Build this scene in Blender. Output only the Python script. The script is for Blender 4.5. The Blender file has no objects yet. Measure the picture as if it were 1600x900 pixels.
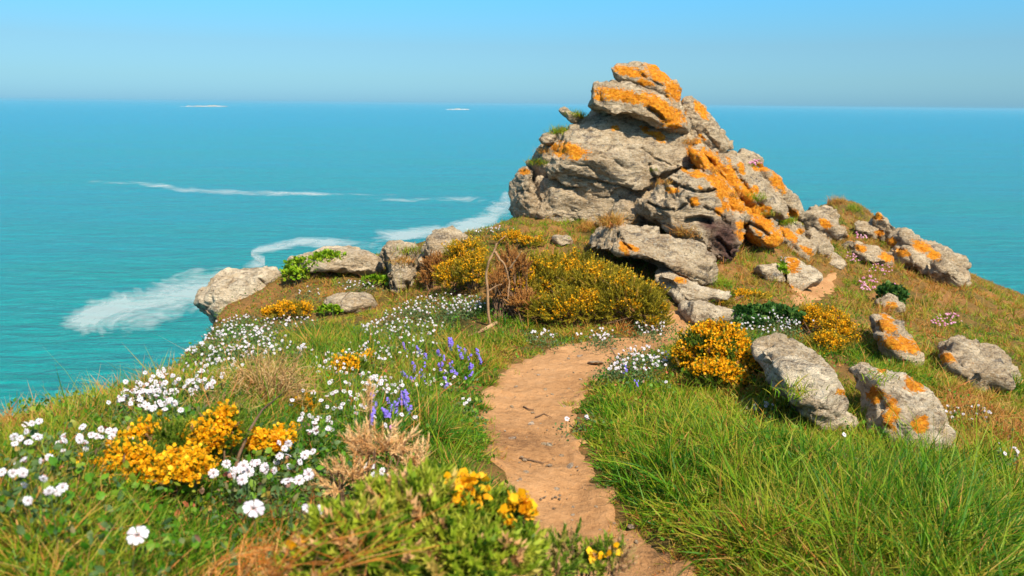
import bpy, math, random
import numpy as np
from mathutils import Vector, Matrix
from mathutils.bvhtree import BVHTree

random.seed(7)
RNG = np.random.default_rng(11)
SC = bpy.context.scene
COL = SC.collection
SEA = -20.4

# ------------------------------------------------------------------ camera geometry
F = 1177.0
PITCH, ROLL = math.radians(13.75), math.radians(0.57)
EYE = np.array([0.0, 0.0, 1.6])
_f = np.array([0, math.cos(PITCH), -math.sin(PITCH)])
_r0 = np.array([1.0, 0, 0]); _u0 = np.array([0, math.sin(PITCH), math.cos(PITCH)])
_r = _r0 * math.cos(ROLL) + _u0 * math.sin(ROLL)
_u = _u0 * math.cos(ROLL) - _r0 * math.sin(ROLL)

def ray(px, py):
    return _f + _r * ((px - 800) / F) + _u * ((450 - py) / F)

def at_depth(px, py, Y):
    d = ray(px, py)
    return EYE + d * (Y / d[1])

def project(P):
    q = np.asarray(P, float) - EYE
    z = q @ _f
    z = np.where(np.abs(z) < 1e-6, 1e-6, z)
    return 800 + F * (q @ _r) / z, 450 - F * (q @ _u) / z, z

# ------------------------------------------------------------------ numpy gradient noise
_G = np.array([[1,1,0],[-1,1,0],[1,-1,0],[-1,-1,0],[1,0,1],[-1,0,1],[1,0,-1],[-1,0,-1],
               [0,1,1],[0,-1,1],[0,1,-1],[0,-1,-1],[1,1,0],[-1,1,0],[0,-1,1],[0,-1,-1]], float)
def _hash(i, j, k):
    with np.errstate(over='ignore'):
        n = (i.astype(np.int64) * 374761393 + j.astype(np.int64) * 668265263 + k.astype(np.int64) * 2147483647) & 0xffffffff
        n = ((n ^ (n >> 13)) * 1274126177) & 0xffffffff
    return (n ^ (n >> 16)) & 15
def noise3(p):
    p = np.asarray(p, float)
    i = np.floor(p).astype(np.int64); f = p - i
    w = f * f * f * (f * (f * 6 - 15) + 10)
    out = 0
    for a in (0, 1):
        for b in (0, 1):
            for c in (0, 1):
                g = _G[_hash(i[:, 0] + a, i[:, 1] + b, i[:, 2] + c)]
                d = f - np.array([a, b, c])
                v = (g * d).sum(1)
                wt = (w[:, 0] if a else 1 - w[:, 0]) * (w[:, 1] if b else 1 - w[:, 1]) * (w[:, 2] if c else 1 - w[:, 2])
                out = out + v * wt
    return out
def fbm(p, oct=4, lac=2.03, gain=.5):
    s, a, q = 0, 1, np.asarray(p, float)
    for k in range(oct):
        s = s + a * noise3(q + 17.3 * k); q = q * lac; a *= gain
    return s
def noise2(x, y, s, off=0, oct=3):
    return fbm(np.stack([np.ravel(x) * s + off, np.ravel(y) * s - off, np.full(np.size(x), off * .37)], 1), oct).reshape(np.shape(x))
def smooth(a, b, x):
    t = np.clip((x - a) / (b - a), 0, 1); return t * t * (3 - 2 * t)

# ------------------------------------------------------------------ mesh builder
class Geo:
    def __init__(s): s.v, s.idx, s.size, s.mat, s.tint, s.al, s.n = [], [], [], [], [], [], 0
    def add(s, v, faces, tint=0.5, along=0.0, mat=0):
        v = np.asarray(v, float)
        for f in faces:
            s.idx.append(np.asarray(f) + s.n); s.size.append(np.array([len(f)])); s.mat.append(np.array([mat]))
        s.v.append(v); s.n += len(v)
        s.tint.append(np.full(len(v), tint) if np.isscalar(tint) else np.asarray(tint))
        s.al.append(np.full(len(v), along) if np.isscalar(along) else np.asarray(along))
    def scatter(s, tpl, M, P, tint, mat=0):
        """merge one template at N transforms (M: N,3,3; P: N,3; tint: N)"""
        v, faces, al = tpl
        N = len(P)
        if N == 0: return
        w = np.einsum('nij,vj->nvi', M, v) + P[:, None, :]
        fl = np.concatenate([np.asarray(f) for f in faces]); sz = np.array([len(f) for f in faces])
        off = (np.arange(N) * len(v))[:, None]
        s.idx.append((fl[None, :] + off).ravel() + s.n)
        s.size.append(np.tile(sz, N)); s.mat.append(np.full(len(sz) * N, mat))
        s.v.append(w.reshape(-1, 3)); s.n += N * len(v)
        s.tint.append(np.repeat(tint, len(v))); s.al.append(np.tile(al, N))
    def mesh(s, name, mats=(), shade=False, extra=None):
        me = bpy.data.meshes.new(name)
        v = np.concatenate(s.v); idx = np.concatenate(s.idx).astype(np.int32); sz = np.concatenate(s.size).astype(np.int32)
        me.vertices.add(len(v)); me.vertices.foreach_set('co', v.astype(np.float32).ravel())
        me.loops.add(len(idx)); me.loops.foreach_set('vertex_index', idx)
        me.polygons.add(len(sz)); me.polygons.foreach_set('loop_start', (np.cumsum(sz) - sz).astype(np.int32))
        me.polygons.foreach_set('material_index', np.concatenate(s.mat).astype(np.int32))
        me.update(calc_edges=True)
        for nm, arr in (('tint', np.concatenate(s.tint)), ('along', np.concatenate(s.al))) + tuple((extra or {}).items()):
            a = me.attributes.new(nm, 'FLOAT', 'POINT'); a.data.foreach_set('value', np.asarray(arr, np.float32))
        for m in mats: me.materials.append(m)
        me.polygons.foreach_set('use_smooth', np.full(len(sz), bool(shade)))
        return me
    def build(s, name, mats, parent=None, shade=False, extra=None):
        return link(name, s.mesh(name, mats, shade, extra), parent)

def link(name, me, parent=None):
    o = bpy.data.objects.new(name, me); COL.objects.link(o)
    if parent is not None: o.parent = parent
    return o
def empty(name, loc):
    o = bpy.data.objects.new(name, None); o.location = [float(c) for c in loc]; o.empty_display_size = .1
    COL.objects.link(o); return o
def tag(o, label=None, cat=None, group=None, kind=None):
    if label: o['label'] = label
    if cat: o['category'] = cat
    if group: o['group'] = group
    if kind: o['kind'] = kind
    return o
def dup(src, parent):
    c = src.copy(); COL.objects.link(c); c.parent = parent; return c

def frames(d, roll=None):
    """N direction vectors -> N rotation matrices whose z column is d"""
    d = d / np.linalg.norm(d, axis=1, keepdims=True)
    a = np.where(np.abs(d[:, 2:3]) < .9, np.array([[0, 0, 1.]]), np.array([[1., 0, 0]]))
    x = np.cross(a, d); x /= np.linalg.norm(x, axis=1, keepdims=True); y = np.cross(d, x)
    if roll is None: roll = RNG.uniform(0, 2 * math.pi, len(d))
    c, s_ = np.cos(roll)[:, None], np.sin(roll)[:, None]
    return np.stack([x * c + y * s_, -x * s_ + y * c, d], 2)

def tube(geo, pts, rad, n=6, tint=.5, mat=0):
    pts = np.asarray(pts, float); rad = np.broadcast_to(rad, len(pts)).astype(float)
    t = np.gradient(pts, axis=0); t /= np.linalg.norm(t, axis=1, keepdims=True) + 1e-9
    ref = np.array([.3, .2, .93]) if abs(t[0, 2]) < .9 else np.array([1., .1, 0])
    vs = []
    for p, d, r in zip(pts, t, rad):
        x = np.cross(ref, d); x /= np.linalg.norm(x); y = np.cross(d, x); ref = ref * .0 + y * 0 + ref
        for k in range(n):
            a = 2 * math.pi * k / n; vs.append(p + r * (x * math.cos(a) + y * math.sin(a)))
    fs = []
    for i in range(len(pts) - 1):
        for k in range(n):
            a, b = i * n + k, i * n + (k + 1) % n; fs.append((a, b, b + n, a + n))
    fs.append(tuple(range(n))[::-1]); fs.append(tuple(range((len(pts) - 1) * n, len(pts) * n)))
    geo.add(vs, fs, tint, np.repeat(np.linspace(0, 1, len(pts)), n), mat)

def curve(a, b, bend, n=7):
    a, b, bend = map(lambda q: np.asarray(q, float), (a, b, bend)); t = np.linspace(0, 1, n)[:, None]
    return a + (b - a) * t + bend * (4 * t * (1 - t))

# ------------------------------------------------------------------ materials
def mat(name):
    m = bpy.data.materials.new(name); m.use_nodes = True; nt = m.node_tree; nt.nodes.clear()
    out = nt.nodes.new('ShaderNodeOutputMaterial')
    return m, nt, out
def N(nt, t, **kw):
    n = nt.nodes.new(t)
    for k, v in kw.items():
        if k.startswith('i_'):
            key = k[2:].replace('_', ' ')
            n.inputs[key].default_value = v
        else: setattr(n, k, v)
    return n
def ramp(nt, fac, stops, interp='LINEAR'):
    r = nt.nodes.new('ShaderNodeValToRGB'); r.color_ramp.interpolation = interp
    els = r.color_ramp.elements
    while len(els) < len(stops): els.new(.5)
    for e, (p, c) in zip(els, stops):  # colour stops
        e.position = p; e.color = (*c, 1) if len(c) == 3 else c
    nt.links.new(fac, r.inputs[0]); return r.outputs[0]
def mix(nt, fac, a, b, mode='MIX'):
    m = nt.nodes.new('ShaderNodeMix'); m.data_type = 'RGBA'; m.blend_type = mode
    for s_, v in ((0, fac), (6, a), (7, b)):
        if hasattr(v, 'is_linked') or hasattr(v, 'links'): nt.links.new(v, m.inputs[s_])
        elif s_ == 0: m.inputs[0].default_value = v
        else: m.inputs[s_].default_value = (*v, 1)
    return m.outputs[2]
def math_(nt, op, a, b=0.0, c=0.0):
    m = nt.nodes.new('ShaderNodeMath'); m.operation = op
    for k, v in enumerate((a, b, c)):
        if isinstance(v, (int, float)): m.inputs[k].default_value = v
        else: nt.links.new(v, m.inputs[k])
    return m.outputs[0]
def attr(nt, name): 
    a = nt.nodes.new('ShaderNodeAttribute'); a.attribute_name = name; return a.outputs['Fac']
def noise_n(nt, vec, scale, detail=4, rough=.55, dist=0):
    n = nt.nodes.new('ShaderNodeTexNoise'); n.inputs['Scale'].default_value = scale
    n.inputs['Detail'].default_value = detail; n.inputs['Roughness'].default_value = rough; n.inputs['Distortion'].default_value = dist
    if vec is not None: nt.links.new(vec, n.inputs['Vector'])
    return n.outputs['Fac']
def obco(nt): return nt.nodes.new('ShaderNodeTexCoord').outputs['Object']
def geopos(nt): return nt.nodes.new('ShaderNodeNewGeometry').outputs['Position']
def mapping(nt, vec, rot=(0, 0, 0), scale=(1, 1, 1)):
    m = nt.nodes.new('ShaderNodeMapping'); m.inputs['Rotation'].default_value = rot; m.inputs['Scale'].default_value = scale
    nt.links.new(vec, m.inputs['Vector']); return m.outputs[0]

def leaf_mat(name, stops, tip=None, tip_from=.6, trans=.35, rough=.5, spec=.18):
    m, nt, out = mat(name)
    c = ramp(nt, attr(nt, 'tint'), stops)
    if tip is not None:
        f = nt.nodes.new('ShaderNodeMapRange'); f.inputs[1].default_value = tip_from; f.inputs[2].default_value = 1.0
        nt.links.new(attr(nt, 'along'), f.inputs[0]); c = mix(nt, f.outputs[0], c, tip)
    b = N(nt, 'ShaderNodeBsdfPrincipled', i_Roughness=rough); b.inputs['Specular IOR Level'].default_value = spec
    nt.links.new(c, b.inputs['Base Color'])
    t = nt.nodes.new('ShaderNodeBsdfTranslucent'); nt.links.new(c, t.inputs[0])
    ms = nt.nodes.new('ShaderNodeMixShader'); ms.inputs[0].default_value = trans
    nt.links.new(b.outputs[0], ms.inputs[1]); nt.links.new(t.outputs[0], ms.inputs[2]); nt.links.new(ms.outputs[0], out.inputs[0])
    return m

def rock_mat(name, pale=(.60, .46, .285), mid=(.39, .285, .165), dark=(.12, .098, .078), lichen=True):
    m, nt, out = mat(name)
    p = geopos(nt)
    st = mapping(nt, p, rot=(math.radians(-14), math.radians(-20), 0), scale=(1.6, 1.6, 5))
    n1 = noise_n(nt, st, 2.6, 8, .66, 1.1)
    n2 = noise_n(nt, p, 2.3, 5, .6)
    n3 = noise_n(nt, p, 38, 4, .7)
    n4 = noise_n(nt, st, 10, 7, .72, .7)
    c = ramp(nt, n1, [(.36, dark), (.45, mid), (.56, pale), (.75, tuple(min(1, k * 1.15) for k in pale))])
    c = mix(nt, ramp(nt, n2, [(.45, (0, 0, 0)), (.60, (.7, .7, .7))]), c, (.40, .27, .14))
    # grey crust lichen and dark specks
    c = mix(nt, ramp(nt, n3, [(.52, (0, 0, 0)), (.6, (.5, .5, .5))]), c, (.60, .53, .40))
    c = mix(nt, ramp(nt, n3, [(.33, (.75, .75, .75)), (.42, (0, 0, 0))]), c, (.085, .07, .055))
    c = mix(nt, ramp(nt, n4, [(.36, (.7, .7, .7)), (.45, (0, 0, 0))]), c, (.075, .058, .044))
    c = mix(nt, attr(nt, 'rust'), c, ramp(nt, n4, [(.35, (.035, .018, .014)), (.55, (.14, .07, .05)), (.7, (.22, .13, .09))]))
    if lichen:
        ln = noise_n(nt, p, 9, 7, .72)
        lf = math_(nt, 'ADD', math_(nt, 'MULTIPLY_ADD', ln, 2.6, -1.3), math_(nt, 'MULTIPLY_ADD', noise_n(nt, p, 34, 5, .75), 1.9, -.95))
        lm = math_(nt, 'ADD', attr(nt, 'lichen'), lf)
        lm = ramp(nt, lm, [(.50, (0, 0, 0)), (.66, (1, 1, 1))])
        lc = ramp(nt, noise_n(nt, p, 26, 5, .7), [(.3, (.34, .10, .006)), (.48, (.70, .225, .006)), (.68, (.82, .40, .03))])
        c = mix(nt, lm, c, lc)
    b = N(nt, 'ShaderNodeBsdfPrincipled', i_Roughness=.9); b.inputs['Specular IOR Level'].default_value = .2
    nt.links.new(c, b.inputs['Base Color'])
    h = math_(nt, 'ADD', math_(nt, 'MULTIPLY', n4, .9), math_(nt, 'ADD', math_(nt, 'MULTIPLY', n3, .35), math_(nt, 'MULTIPLY', noise_n(nt, p, 90, 3, .6), .12)))
    bp = N(nt, 'ShaderNodeBump', i_Strength=1.0, i_Distance=.075); nt.links.new(h, bp.inputs['Height'])
    nt.links.new(bp.outputs[0], b.inputs['Normal']); nt.links.new(b.outputs[0], out.inputs[0])
    return m

def soil_mat(name, stops, bumpd=.012, scale=1.0):
    m, nt, out = mat(name); p = geopos(nt)
    a = noise_n(nt, p, 1.6 * scale, 6, .6, .4); b_ = noise_n(nt, p, 24 * scale, 6, .7); c_ = noise_n(nt, p, 120 * scale, 4, .6)
    f = math_(nt, 'ADD', math_(nt, 'MULTIPLY', a, .5), math_(nt, 'ADD', math_(nt, 'MULTIPLY', b_, .35), math_(nt, 'MULTIPLY', c_, .15)))
    col = ramp(nt, f, stops)
    b = N(nt, 'ShaderNodeBsdfPrincipled', i_Roughness=.95); b.inputs['Specular IOR Level'].default_value = .1
    nt.links.new(col, b.inputs['Base Color'])
    bp = N(nt, 'ShaderNodeBump', i_Strength=1, i_Distance=bumpd)
    nt.links.new(math_(nt, 'ADD', b_, math_(nt, 'MULTIPLY', c_, .4)), bp.inputs['Height']); nt.links.new(bp.outputs[0], b.inputs['Normal'])
    nt.links.new(b.outputs[0], out.inputs[0]); return m

M_ROCK = rock_mat('lichened_schist')
M_PALE_SUNLIT = rock_mat('sunlit_pale_schist', pale=(.74, .60, .40), mid=(.54, .42, .27), dark=(.22, .16, .10))  # pale rock, with the brightness of sunlit faces put into its colour
M_PEB = rock_mat('path_stone', pale=(.46, .33, .22), mid=(.36, .24, .15), dark=(.2, .12, .08), lichen=False)
M_GROUND = soil_mat('heath_soil', [(.34, (.045, .034, .010)), (.43, (.09, .068, .016)), (.5, (.17, .10, .028)), (.58, (.27, .125, .04)), (.7, (.34, .19, .075))], .03)
M_PATH = soil_mat('trodden_earth', [(.36, (.17, .08, .032)), (.45, (.33, .165, .064)), (.55, (.42, .22, .092)), (.7, (.50, .29, .14))], .016)
M_BARK = soil_mat('weathered_wood', [(.35, (.13, .07, .035)), (.5, (.34, .20, .10)), (.65, (.48, .33, .19))], .004, 3)
M_DKBARK = soil_mat('brown_stem', [(.35, (.06, .035, .02)), (.5, (.14, .08, .045)), (.65, (.22, .14, .08))], .003, 3)

# ------------------------------------------------------------------ terrain height field
CP = [  # ground points seen in the photograph: pixel and distance
 (1000,900,2.35),(880,800,2.8),(830,700,3.4),(820,620,4.25),(900,560,5.25),(1000,535,5.9),(1060,500,6.9),(900,530,6.1),
 (750,640,4.0),(760,590,4.7),(830,545,5.6),(420,560,5.0),(270,625,4.2),(225,612,4.55),(560,510,6.8),(480,530,6.1),(640,545,5.7),
 (700,580,4.8),(735,660,3.75),(690,485,7.3),(760,475,7.1),(530,470,8.2),(420,485,8.4),(515,416,9.3),(440,430,9.6),(600,428,9.4),
 (620,470,8.2),(700,400,8.9),(800,500,6.8),(830,400,8.6),(740,372,9.6),(850,362,9.9),(950,430,8.35),(1020,470,7.5),
 (1100,520,6.5),(1200,560,5.7),(1150,485,7.5),(1250,525,6.8),(1300,470,8.8),(1350,560,6.2),(1380,620,5.1),(1290,645,4.6),(1180,640,4.3),
 (1060,590,4.9),(1000,650,3.9),(1100,700,3.3),(1250,720,3.2),(1390,690,3.9),(1100,850,2.35),(1300,850,2.35),(1390,780,2.9),(1500,800,3.0),
 (1590,720,4.0),(1590,600,6.2),(1590,530,9),(1140,420,9.35),(1200,420,9.8),(1290,440,10.2),(1250,375,11.8),(1390,420,11.5),(1350,358,14.6),
 (1325,320,15.8),(1350,322,16.0),(1290,330,15.5),(1262,341,15.0),(1245,346,14.6),(1380,358,16),(1400,386,15.4),(1260,348,14.3),(1180,390,10.4),(1480,420,15),(1590,470,14.5),(820,345,10.6)]
XYZ = [(.3,1.2,.05),(.3,-2,.1),(.3,-7,.2),(-3,-7,.4),(5,-7,0),(-.5,1.0,.58),(-1.2,1.0,.78),(-2.2,1.0,.55),(-.55,2.0,.40),(-1.4,2.2,.54),(-2.3,2.4,.30),
 (-.4,3.1,.14),(-1.0,3.4,.20),(-1.8,3.6,.08),(-2.5,3.4,.0),(1.2,1.2,.12),(2.6,1.5,0),(4.5,2,-.4),(6,5,-1.0),(1.5,11,-.1),(2.5,12.5,0),(.5,11.4,-.2),(1,13,-.6),
 (4.2,13,-.6),(9,9,-1.8),(-3.5,11,-.9),(-1.5,11.5,-.7),(7.5,16.4,-.48),(5.3,15.6,-1.0),(6.2,16.2,-.85),(3.5,15,-.9),(4.6,15.2,-.75)]
_c = np.array([at_depth(*c) for c in CP] + [np.array(p, float) for p in XYZ])
def _phi(r): return r * r * np.log(r + 1e-9)
_K = np.zeros((len(_c) + 3,) * 2); _D = np.linalg.norm(_c[:, None, :2] - _c[None, :, :2], axis=2)
_K[:len(_c), :len(_c)] = _phi(_D) + np.eye(len(_c)) * .05
_K[:len(_c), len(_c):] = np.c_[np.ones(len(_c)), _c[:, :2]]; _K[len(_c):, :len(_c)] = _K[:len(_c), len(_c):].T
_W = np.linalg.solve(_K, np.r_[_c[:, 2], 0, 0, 0])
def tps(x, y):
    sh = np.shape(x); x = np.ravel(x); y = np.ravel(y); out = np.empty(len(x))
    for k in range(0, len(x), 20000):
        q = np.c_[x[k:k+20000], y[k:k+20000]]
        out[k:k+20000] = _phi(np.linalg.norm(q[:, None] - _c[None, :, :2], axis=2)) @ _W[:-3] + _W[-3] + q @ _W[-2:]
    return out.reshape(sh)

EDGE = np.array([(-3.6,-9),(-2.9,0),(-2.75,2.5),(-2.52,4.0),(-2.5,4.8),(-2.75,6.2),(-3.05,7.6),(-3.5,8.6),(-3.6,9.6),(-3.1,10.6),(-2.2,10.9),(-1.3,10.7),
 (-.5,10.9),(.2,11.6),(.6,13),(1.6,14.4),(3.2,15.2),(4.6,15.3),(5.6,15.7),(6.6,16.6),(8.0,16.6),(9.6,16.0),(11.4,14.5),(10.8,11),(8.6,7),(7.6,2),(7.4,-9)])
def poly_dist(x, y, poly):
    """signed distance: positive outside"""
    sh = np.shape(x); x = np.ravel(x).astype(float); y = np.ravel(y).astype(float)
    d = np.full(len(x), 1e9); ins = np.zeros(len(x), bool); n = len(poly)
    for i in range(n):
        ax, ay = poly[i]; bx, by = poly[(i + 1) % n]
        ex, ey = bx - ax, by - ay; t = np.clip(((x - ax) * ex + (y - ay) * ey) / (ex * ex + ey * ey + 1e-12), 0, 1)
        d = np.minimum(d, np.hypot(x - ax - t * ex, y - ay - t * ey))
        ins ^= ((ay > y) != (by > y)) & (x < (bx - ax) * (y - ay) / (by - ay + 1e-12) + ax)
    return np.where(ins, -d, d).reshape(sh)

def base_height(x, y):
    z = tps(x, y)
    e = poly_dist(x, y, EDGE) + .25 * noise2(x, y, .9, 3.1)
    drop = np.where(e > 0, 2.3 * e + 1.4 * np.minimum(e, .4), 0) + .25 * np.clip(e + .3, 0, .6) ** 2
    z = z - drop * (1 + .25 * noise2(x, y, .5, 9)) 
    return np.maximum(z, SEA - 3)
def axis(segs):
    a = []
    for s, e, st in segs: a.append(np.arange(s, e, st))
    return np.concatenate(a)
GX = axis([(-14, -4.5, .5), (-4.5, -2.9, .12), (-2.9, 4, .055), (4, 9.5, .085), (9.5, 22, .5)])
GY = axis([(-12, -.5, .5), (-.5, 6, .05), (6, 11, .065), (11, 17, .1), (17, 28, .5)])
_X, _Y = np.meshgrid(GX, GY)
GZ = base_height(_X, _Y)
def hgt(x, y, Z=None):
    Z = GZ if Z is None else Z
    x = np.clip(x, GX[0], GX[-1] - 1e-6); y = np.clip(y, GY[0], GY[-1] - 1e-6)
    i = np.clip(np.searchsorted(GX, x, 'right') - 1, 0, len(GX) - 2); j = np.clip(np.searchsorted(GY, y, 'right') - 1, 0, len(GY) - 2)
    u = (x - GX[i]) / (GX[i+1] - GX[i]); v = (y - GY[j]) / (GY[j+1] - GY[j])
    return Z[j, i]*(1-u)*(1-v) + Z[j, i+1]*u*(1-v) + Z[j+1, i]*(1-u)*v + Z[j+1, i+1]*u*v
def on_ground(px, py, y0=.6):
    """first hit of the photograph's ray with the ground"""
    d = ray(px, py); Ys = np.arange(y0, 26, .01); P = EYE + d[None] * (Ys / d[1])[:, None]
    z = hgt(P[:, 0], P[:, 1]); k = np.argmax(P[:, 2] < z)
    if not (P[:, 2] < z).any(): k = len(Ys) // 2
    p = P[k]; return np.array([p[0], p[1], hgt(p[0:1], p[1:2])[0]])

PATH_PX = [(900,985),(850,860),(805,790),(772,715),(752,650),(766,606),(800,573),(850,547),(915,534),(985,528),(1025,518),(1046,500),(1048,484),
           (1074,484),(1082,508),(1064,530),(1020,548),(968,570),(930,592),(905,625),(892,662),(905,705),(932,752),(968,805),(1020,855),(1080,905),(1190,985)]
PATH = np.array([on_ground(*q)[:2] for q in PATH_PX])
PATH2 = np.array([on_ground(*q)[:2] for q in [(1235,476),(1262,446),(1284,431),(1306,427),(1304,447),(1284,462),(1262,480)]])
def path_d(x, y):
    n = .07 * noise2(x, y, 3.2, 5.5, 3)
    return np.minimum(poly_dist(x, y, PATH), poly_dist(x, y, PATH2)) + n
_pd = path_d(_X, _Y)
GZ = GZ + smooth(.0, .3, _pd) * ((.05 + .06 * smooth(7.5, 11, _Y)) * noise2(_X, _Y, 1.7, 1.3, 3) + .025 * noise2(_X, _Y, 6, 4, 2) + .03) - .025 * smooth(.12, -.12, _pd)
# rougher cliff flanks
_e = poly_dist(_X, _Y, EDGE)
GZ = GZ + smooth(.3, 1.5, _e) * .8 * noise2(_X, _Y, .8, 2.2, 4)

g = Geo(); ny, nx = GZ.shape
ii = np.arange(ny * nx).reshape(ny, nx)
g.v = [np.stack([_X, _Y, GZ], 2).reshape(-1, 3)]; g.n = ny * nx
q = np.stack([ii[:-1, :-1], ii[:-1, 1:], ii[1:, 1:], ii[1:, :-1]], 2).reshape(-1, 4)
g.idx = [q.ravel()]; g.size = [np.full(len(q), 4)]; g.mat = [np.zeros(len(q), int)]; g.tint = [np.zeros(g.n)]; g.al = [np.zeros(g.n)]
GROUND = g.build('ground', [M_GROUND], shade=True); tag(GROUND, kind='structure')

def sheet(name, test, material, x0, x1, y0, y1, st, lift):
    xs, ys = np.arange(x0, x1, st), np.arange(y0, y1, st); X, Y = np.meshgrid(xs, ys)
    d = test(X, Y); keep = d < .09
    Z = hgt(X, Y) + lift - .06 * smooth(-.02, .08, d) + .016 * noise2(X, Y, 5, 6, 3) + .007 * noise2(X, Y, 22, 2, 3)
    ii = np.arange(X.size).reshape(X.shape)
    k = keep[:-1, :-1] & keep[1:, 1:] & keep[:-1, 1:] & keep[1:, :-1]
    q = np.stack([ii[:-1, :-1], ii[:-1, 1:], ii[1:, 1:], ii[1:, :-1]], 2)[k]
    used, inv = np.unique(q, return_inverse=True)
    g = Geo(); g.v = [np.stack([X, Y, Z], 2).reshape(-1, 3)[used]]; g.n = len(used)
    g.idx = [inv.ravel()]; g.size = [np.full(len(q), 4)]; g.mat = [np.zeros(len(q), int)]; g.tint = [np.zeros(g.n)]; g.al = [np.zeros(g.n)]
    return tag(g.build(name, [material], shade=True), kind='structure')
sheet('path', lambda x, y: poly_dist(x, y, PATH) + .08 * noise2(x, y, 5, 5.5, 3), M_PATH, -1, 3.2, 1.5, 8, .02, .016)
sheet('path', lambda x, y: poly_dist(x, y, PATH2) + .12 * noise2(x, y, 3, 2.5, 3), M_PATH, 2.5, 6, 7, 12, .04, .02)

# ------------------------------------------------------------------ sea and foam
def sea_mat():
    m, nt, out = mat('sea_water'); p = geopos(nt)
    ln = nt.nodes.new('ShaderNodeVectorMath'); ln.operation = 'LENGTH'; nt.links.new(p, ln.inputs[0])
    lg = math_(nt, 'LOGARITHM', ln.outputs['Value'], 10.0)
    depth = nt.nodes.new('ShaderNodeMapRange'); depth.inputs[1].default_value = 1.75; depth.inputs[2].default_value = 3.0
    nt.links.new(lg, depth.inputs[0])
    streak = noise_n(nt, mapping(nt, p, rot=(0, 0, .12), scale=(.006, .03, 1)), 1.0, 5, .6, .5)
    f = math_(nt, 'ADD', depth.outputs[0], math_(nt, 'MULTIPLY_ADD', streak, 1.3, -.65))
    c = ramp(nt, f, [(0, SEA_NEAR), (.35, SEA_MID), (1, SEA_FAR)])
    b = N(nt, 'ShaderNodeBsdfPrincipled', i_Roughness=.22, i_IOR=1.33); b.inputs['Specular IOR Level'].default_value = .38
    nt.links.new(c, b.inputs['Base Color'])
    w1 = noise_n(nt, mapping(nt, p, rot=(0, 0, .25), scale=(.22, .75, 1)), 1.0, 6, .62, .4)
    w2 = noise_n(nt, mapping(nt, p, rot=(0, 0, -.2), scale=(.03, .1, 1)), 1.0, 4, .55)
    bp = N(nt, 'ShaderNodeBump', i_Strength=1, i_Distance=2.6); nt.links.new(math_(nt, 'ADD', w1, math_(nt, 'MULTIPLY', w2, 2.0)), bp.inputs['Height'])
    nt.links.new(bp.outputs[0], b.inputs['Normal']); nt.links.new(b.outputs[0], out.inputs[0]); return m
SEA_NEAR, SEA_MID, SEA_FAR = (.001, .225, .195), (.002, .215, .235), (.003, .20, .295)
g = Geo(); rr = [0, 40, 80, 160, 320, 640, 1280, 2560, 5000, 9000, 14000]; na = 96
vs = [(0, 0, SEA)]; fs = []
for r_ in rr[1:]:
    for k in range(na): vs.append((r_ * math.cos(2*math.pi*k/na), r_ * math.sin(2*math.pi*k/na), SEA))
for k in range(na): fs.append((0, 1 + k, 1 + (k + 1) % na))
for i in range(len(rr) - 2):
    for k in range(na):
        a, b = 1 + i*na + k, 1 + i*na + (k+1) % na; fs.append((a, a + na, b + na, b))
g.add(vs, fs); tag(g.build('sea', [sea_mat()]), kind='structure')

def foam_mat():
    m, nt, out = mat('sea_foam'); p = geopos(nt)
    n = noise_n(nt, mapping(nt, p, rot=(0, 0, .3), scale=(.10, .085, 1)), 1.0, 9, .72, 1.4)
    n2 = noise_n(nt, p, 1.3, 5, .7)
    v = math_(nt, 'ADD', attr(nt, 'tint'), math_(nt, 'ADD', math_(nt, 'MULTIPLY_ADD', n, 2.8, -1.4), math_(nt, 'MULTIPLY_ADD', n2, .8, -.4)))
    a = ramp(nt, v, [(.30, (0, 0, 0)), (1.0, (.37, .37, .37))])
    b = N(nt, 'ShaderNodeBsdfPrincipled', i_Roughness=.8); b.inputs['Base Color'].default_value = (.62, .66, .62, 1)
    t = nt.nodes.new('ShaderNodeBsdfTransparent'); ms = nt.nodes.new('ShaderNodeMixShader')
    nt.links.new(a, ms.inputs[0]); nt.links.new(t.outputs[0], ms.inputs[1]); nt.links.new(b.outputs[0], ms.inputs[2])
    nt.links.new(ms.outputs[0], out.inputs[0]); return m
M_FOAM = foam_mat()
def on_sea(px, py):
    d = ray(px, py); return (EYE + d * ((SEA - EYE[2]) / d[2]))
def foam(px_line, label, k_=1.0):
    """px_line: (px, py, half width in px) along a streak of foam drifting on the water"""
    g = Geo(); pl = np.array(px_line, float); t = np.linspace(0, 1, 40); s = np.linspace(0, 1, len(pl))
    c = np.stack([np.interp(t, s, pl[:, k]) for k in range(3)], 1); vs, tn = [], []
    wob = fbm(np.c_[c[:, 0] * .045, t * 0 + len(px_line), t * 0], 3); wob2 = fbm(np.c_[c[:, 0] * .06, t * 0 + 50, t * 0], 2)
    for k, (x, y, w) in enumerate(c):
        y = y + wob[k] * w * .25; w = w * (1.35 + .35 * wob2[k])
        for j, o in enumerate(np.linspace(-1, 1, 12)):
            q = on_sea(x, y + o * w); vs.append((q[0], q[1], SEA + .06)); tn.append((1 - o * o) * .95 * k_ * min(1, 6*t[k]+.1, 6*(1-t[k])+.1))
    fs = [(k*12+j, k*12+j+1, (k+1)*12+j+1, (k+1)*12+j) for k in range(39) for j in range(11)]
    g.add(vs, fs, np.array(tn)); o = g.build('sea_foam', [M_FOAM]); tag(o, label, 'sea foam', 'foam drifting on the sea', 'stuff')
foam([(90,508,16),(150,494,26),(215,485,30),(270,470,36),(330,448,26),(400,436,12)], 'broad white surf patch washing round the pale left ledge')
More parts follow.
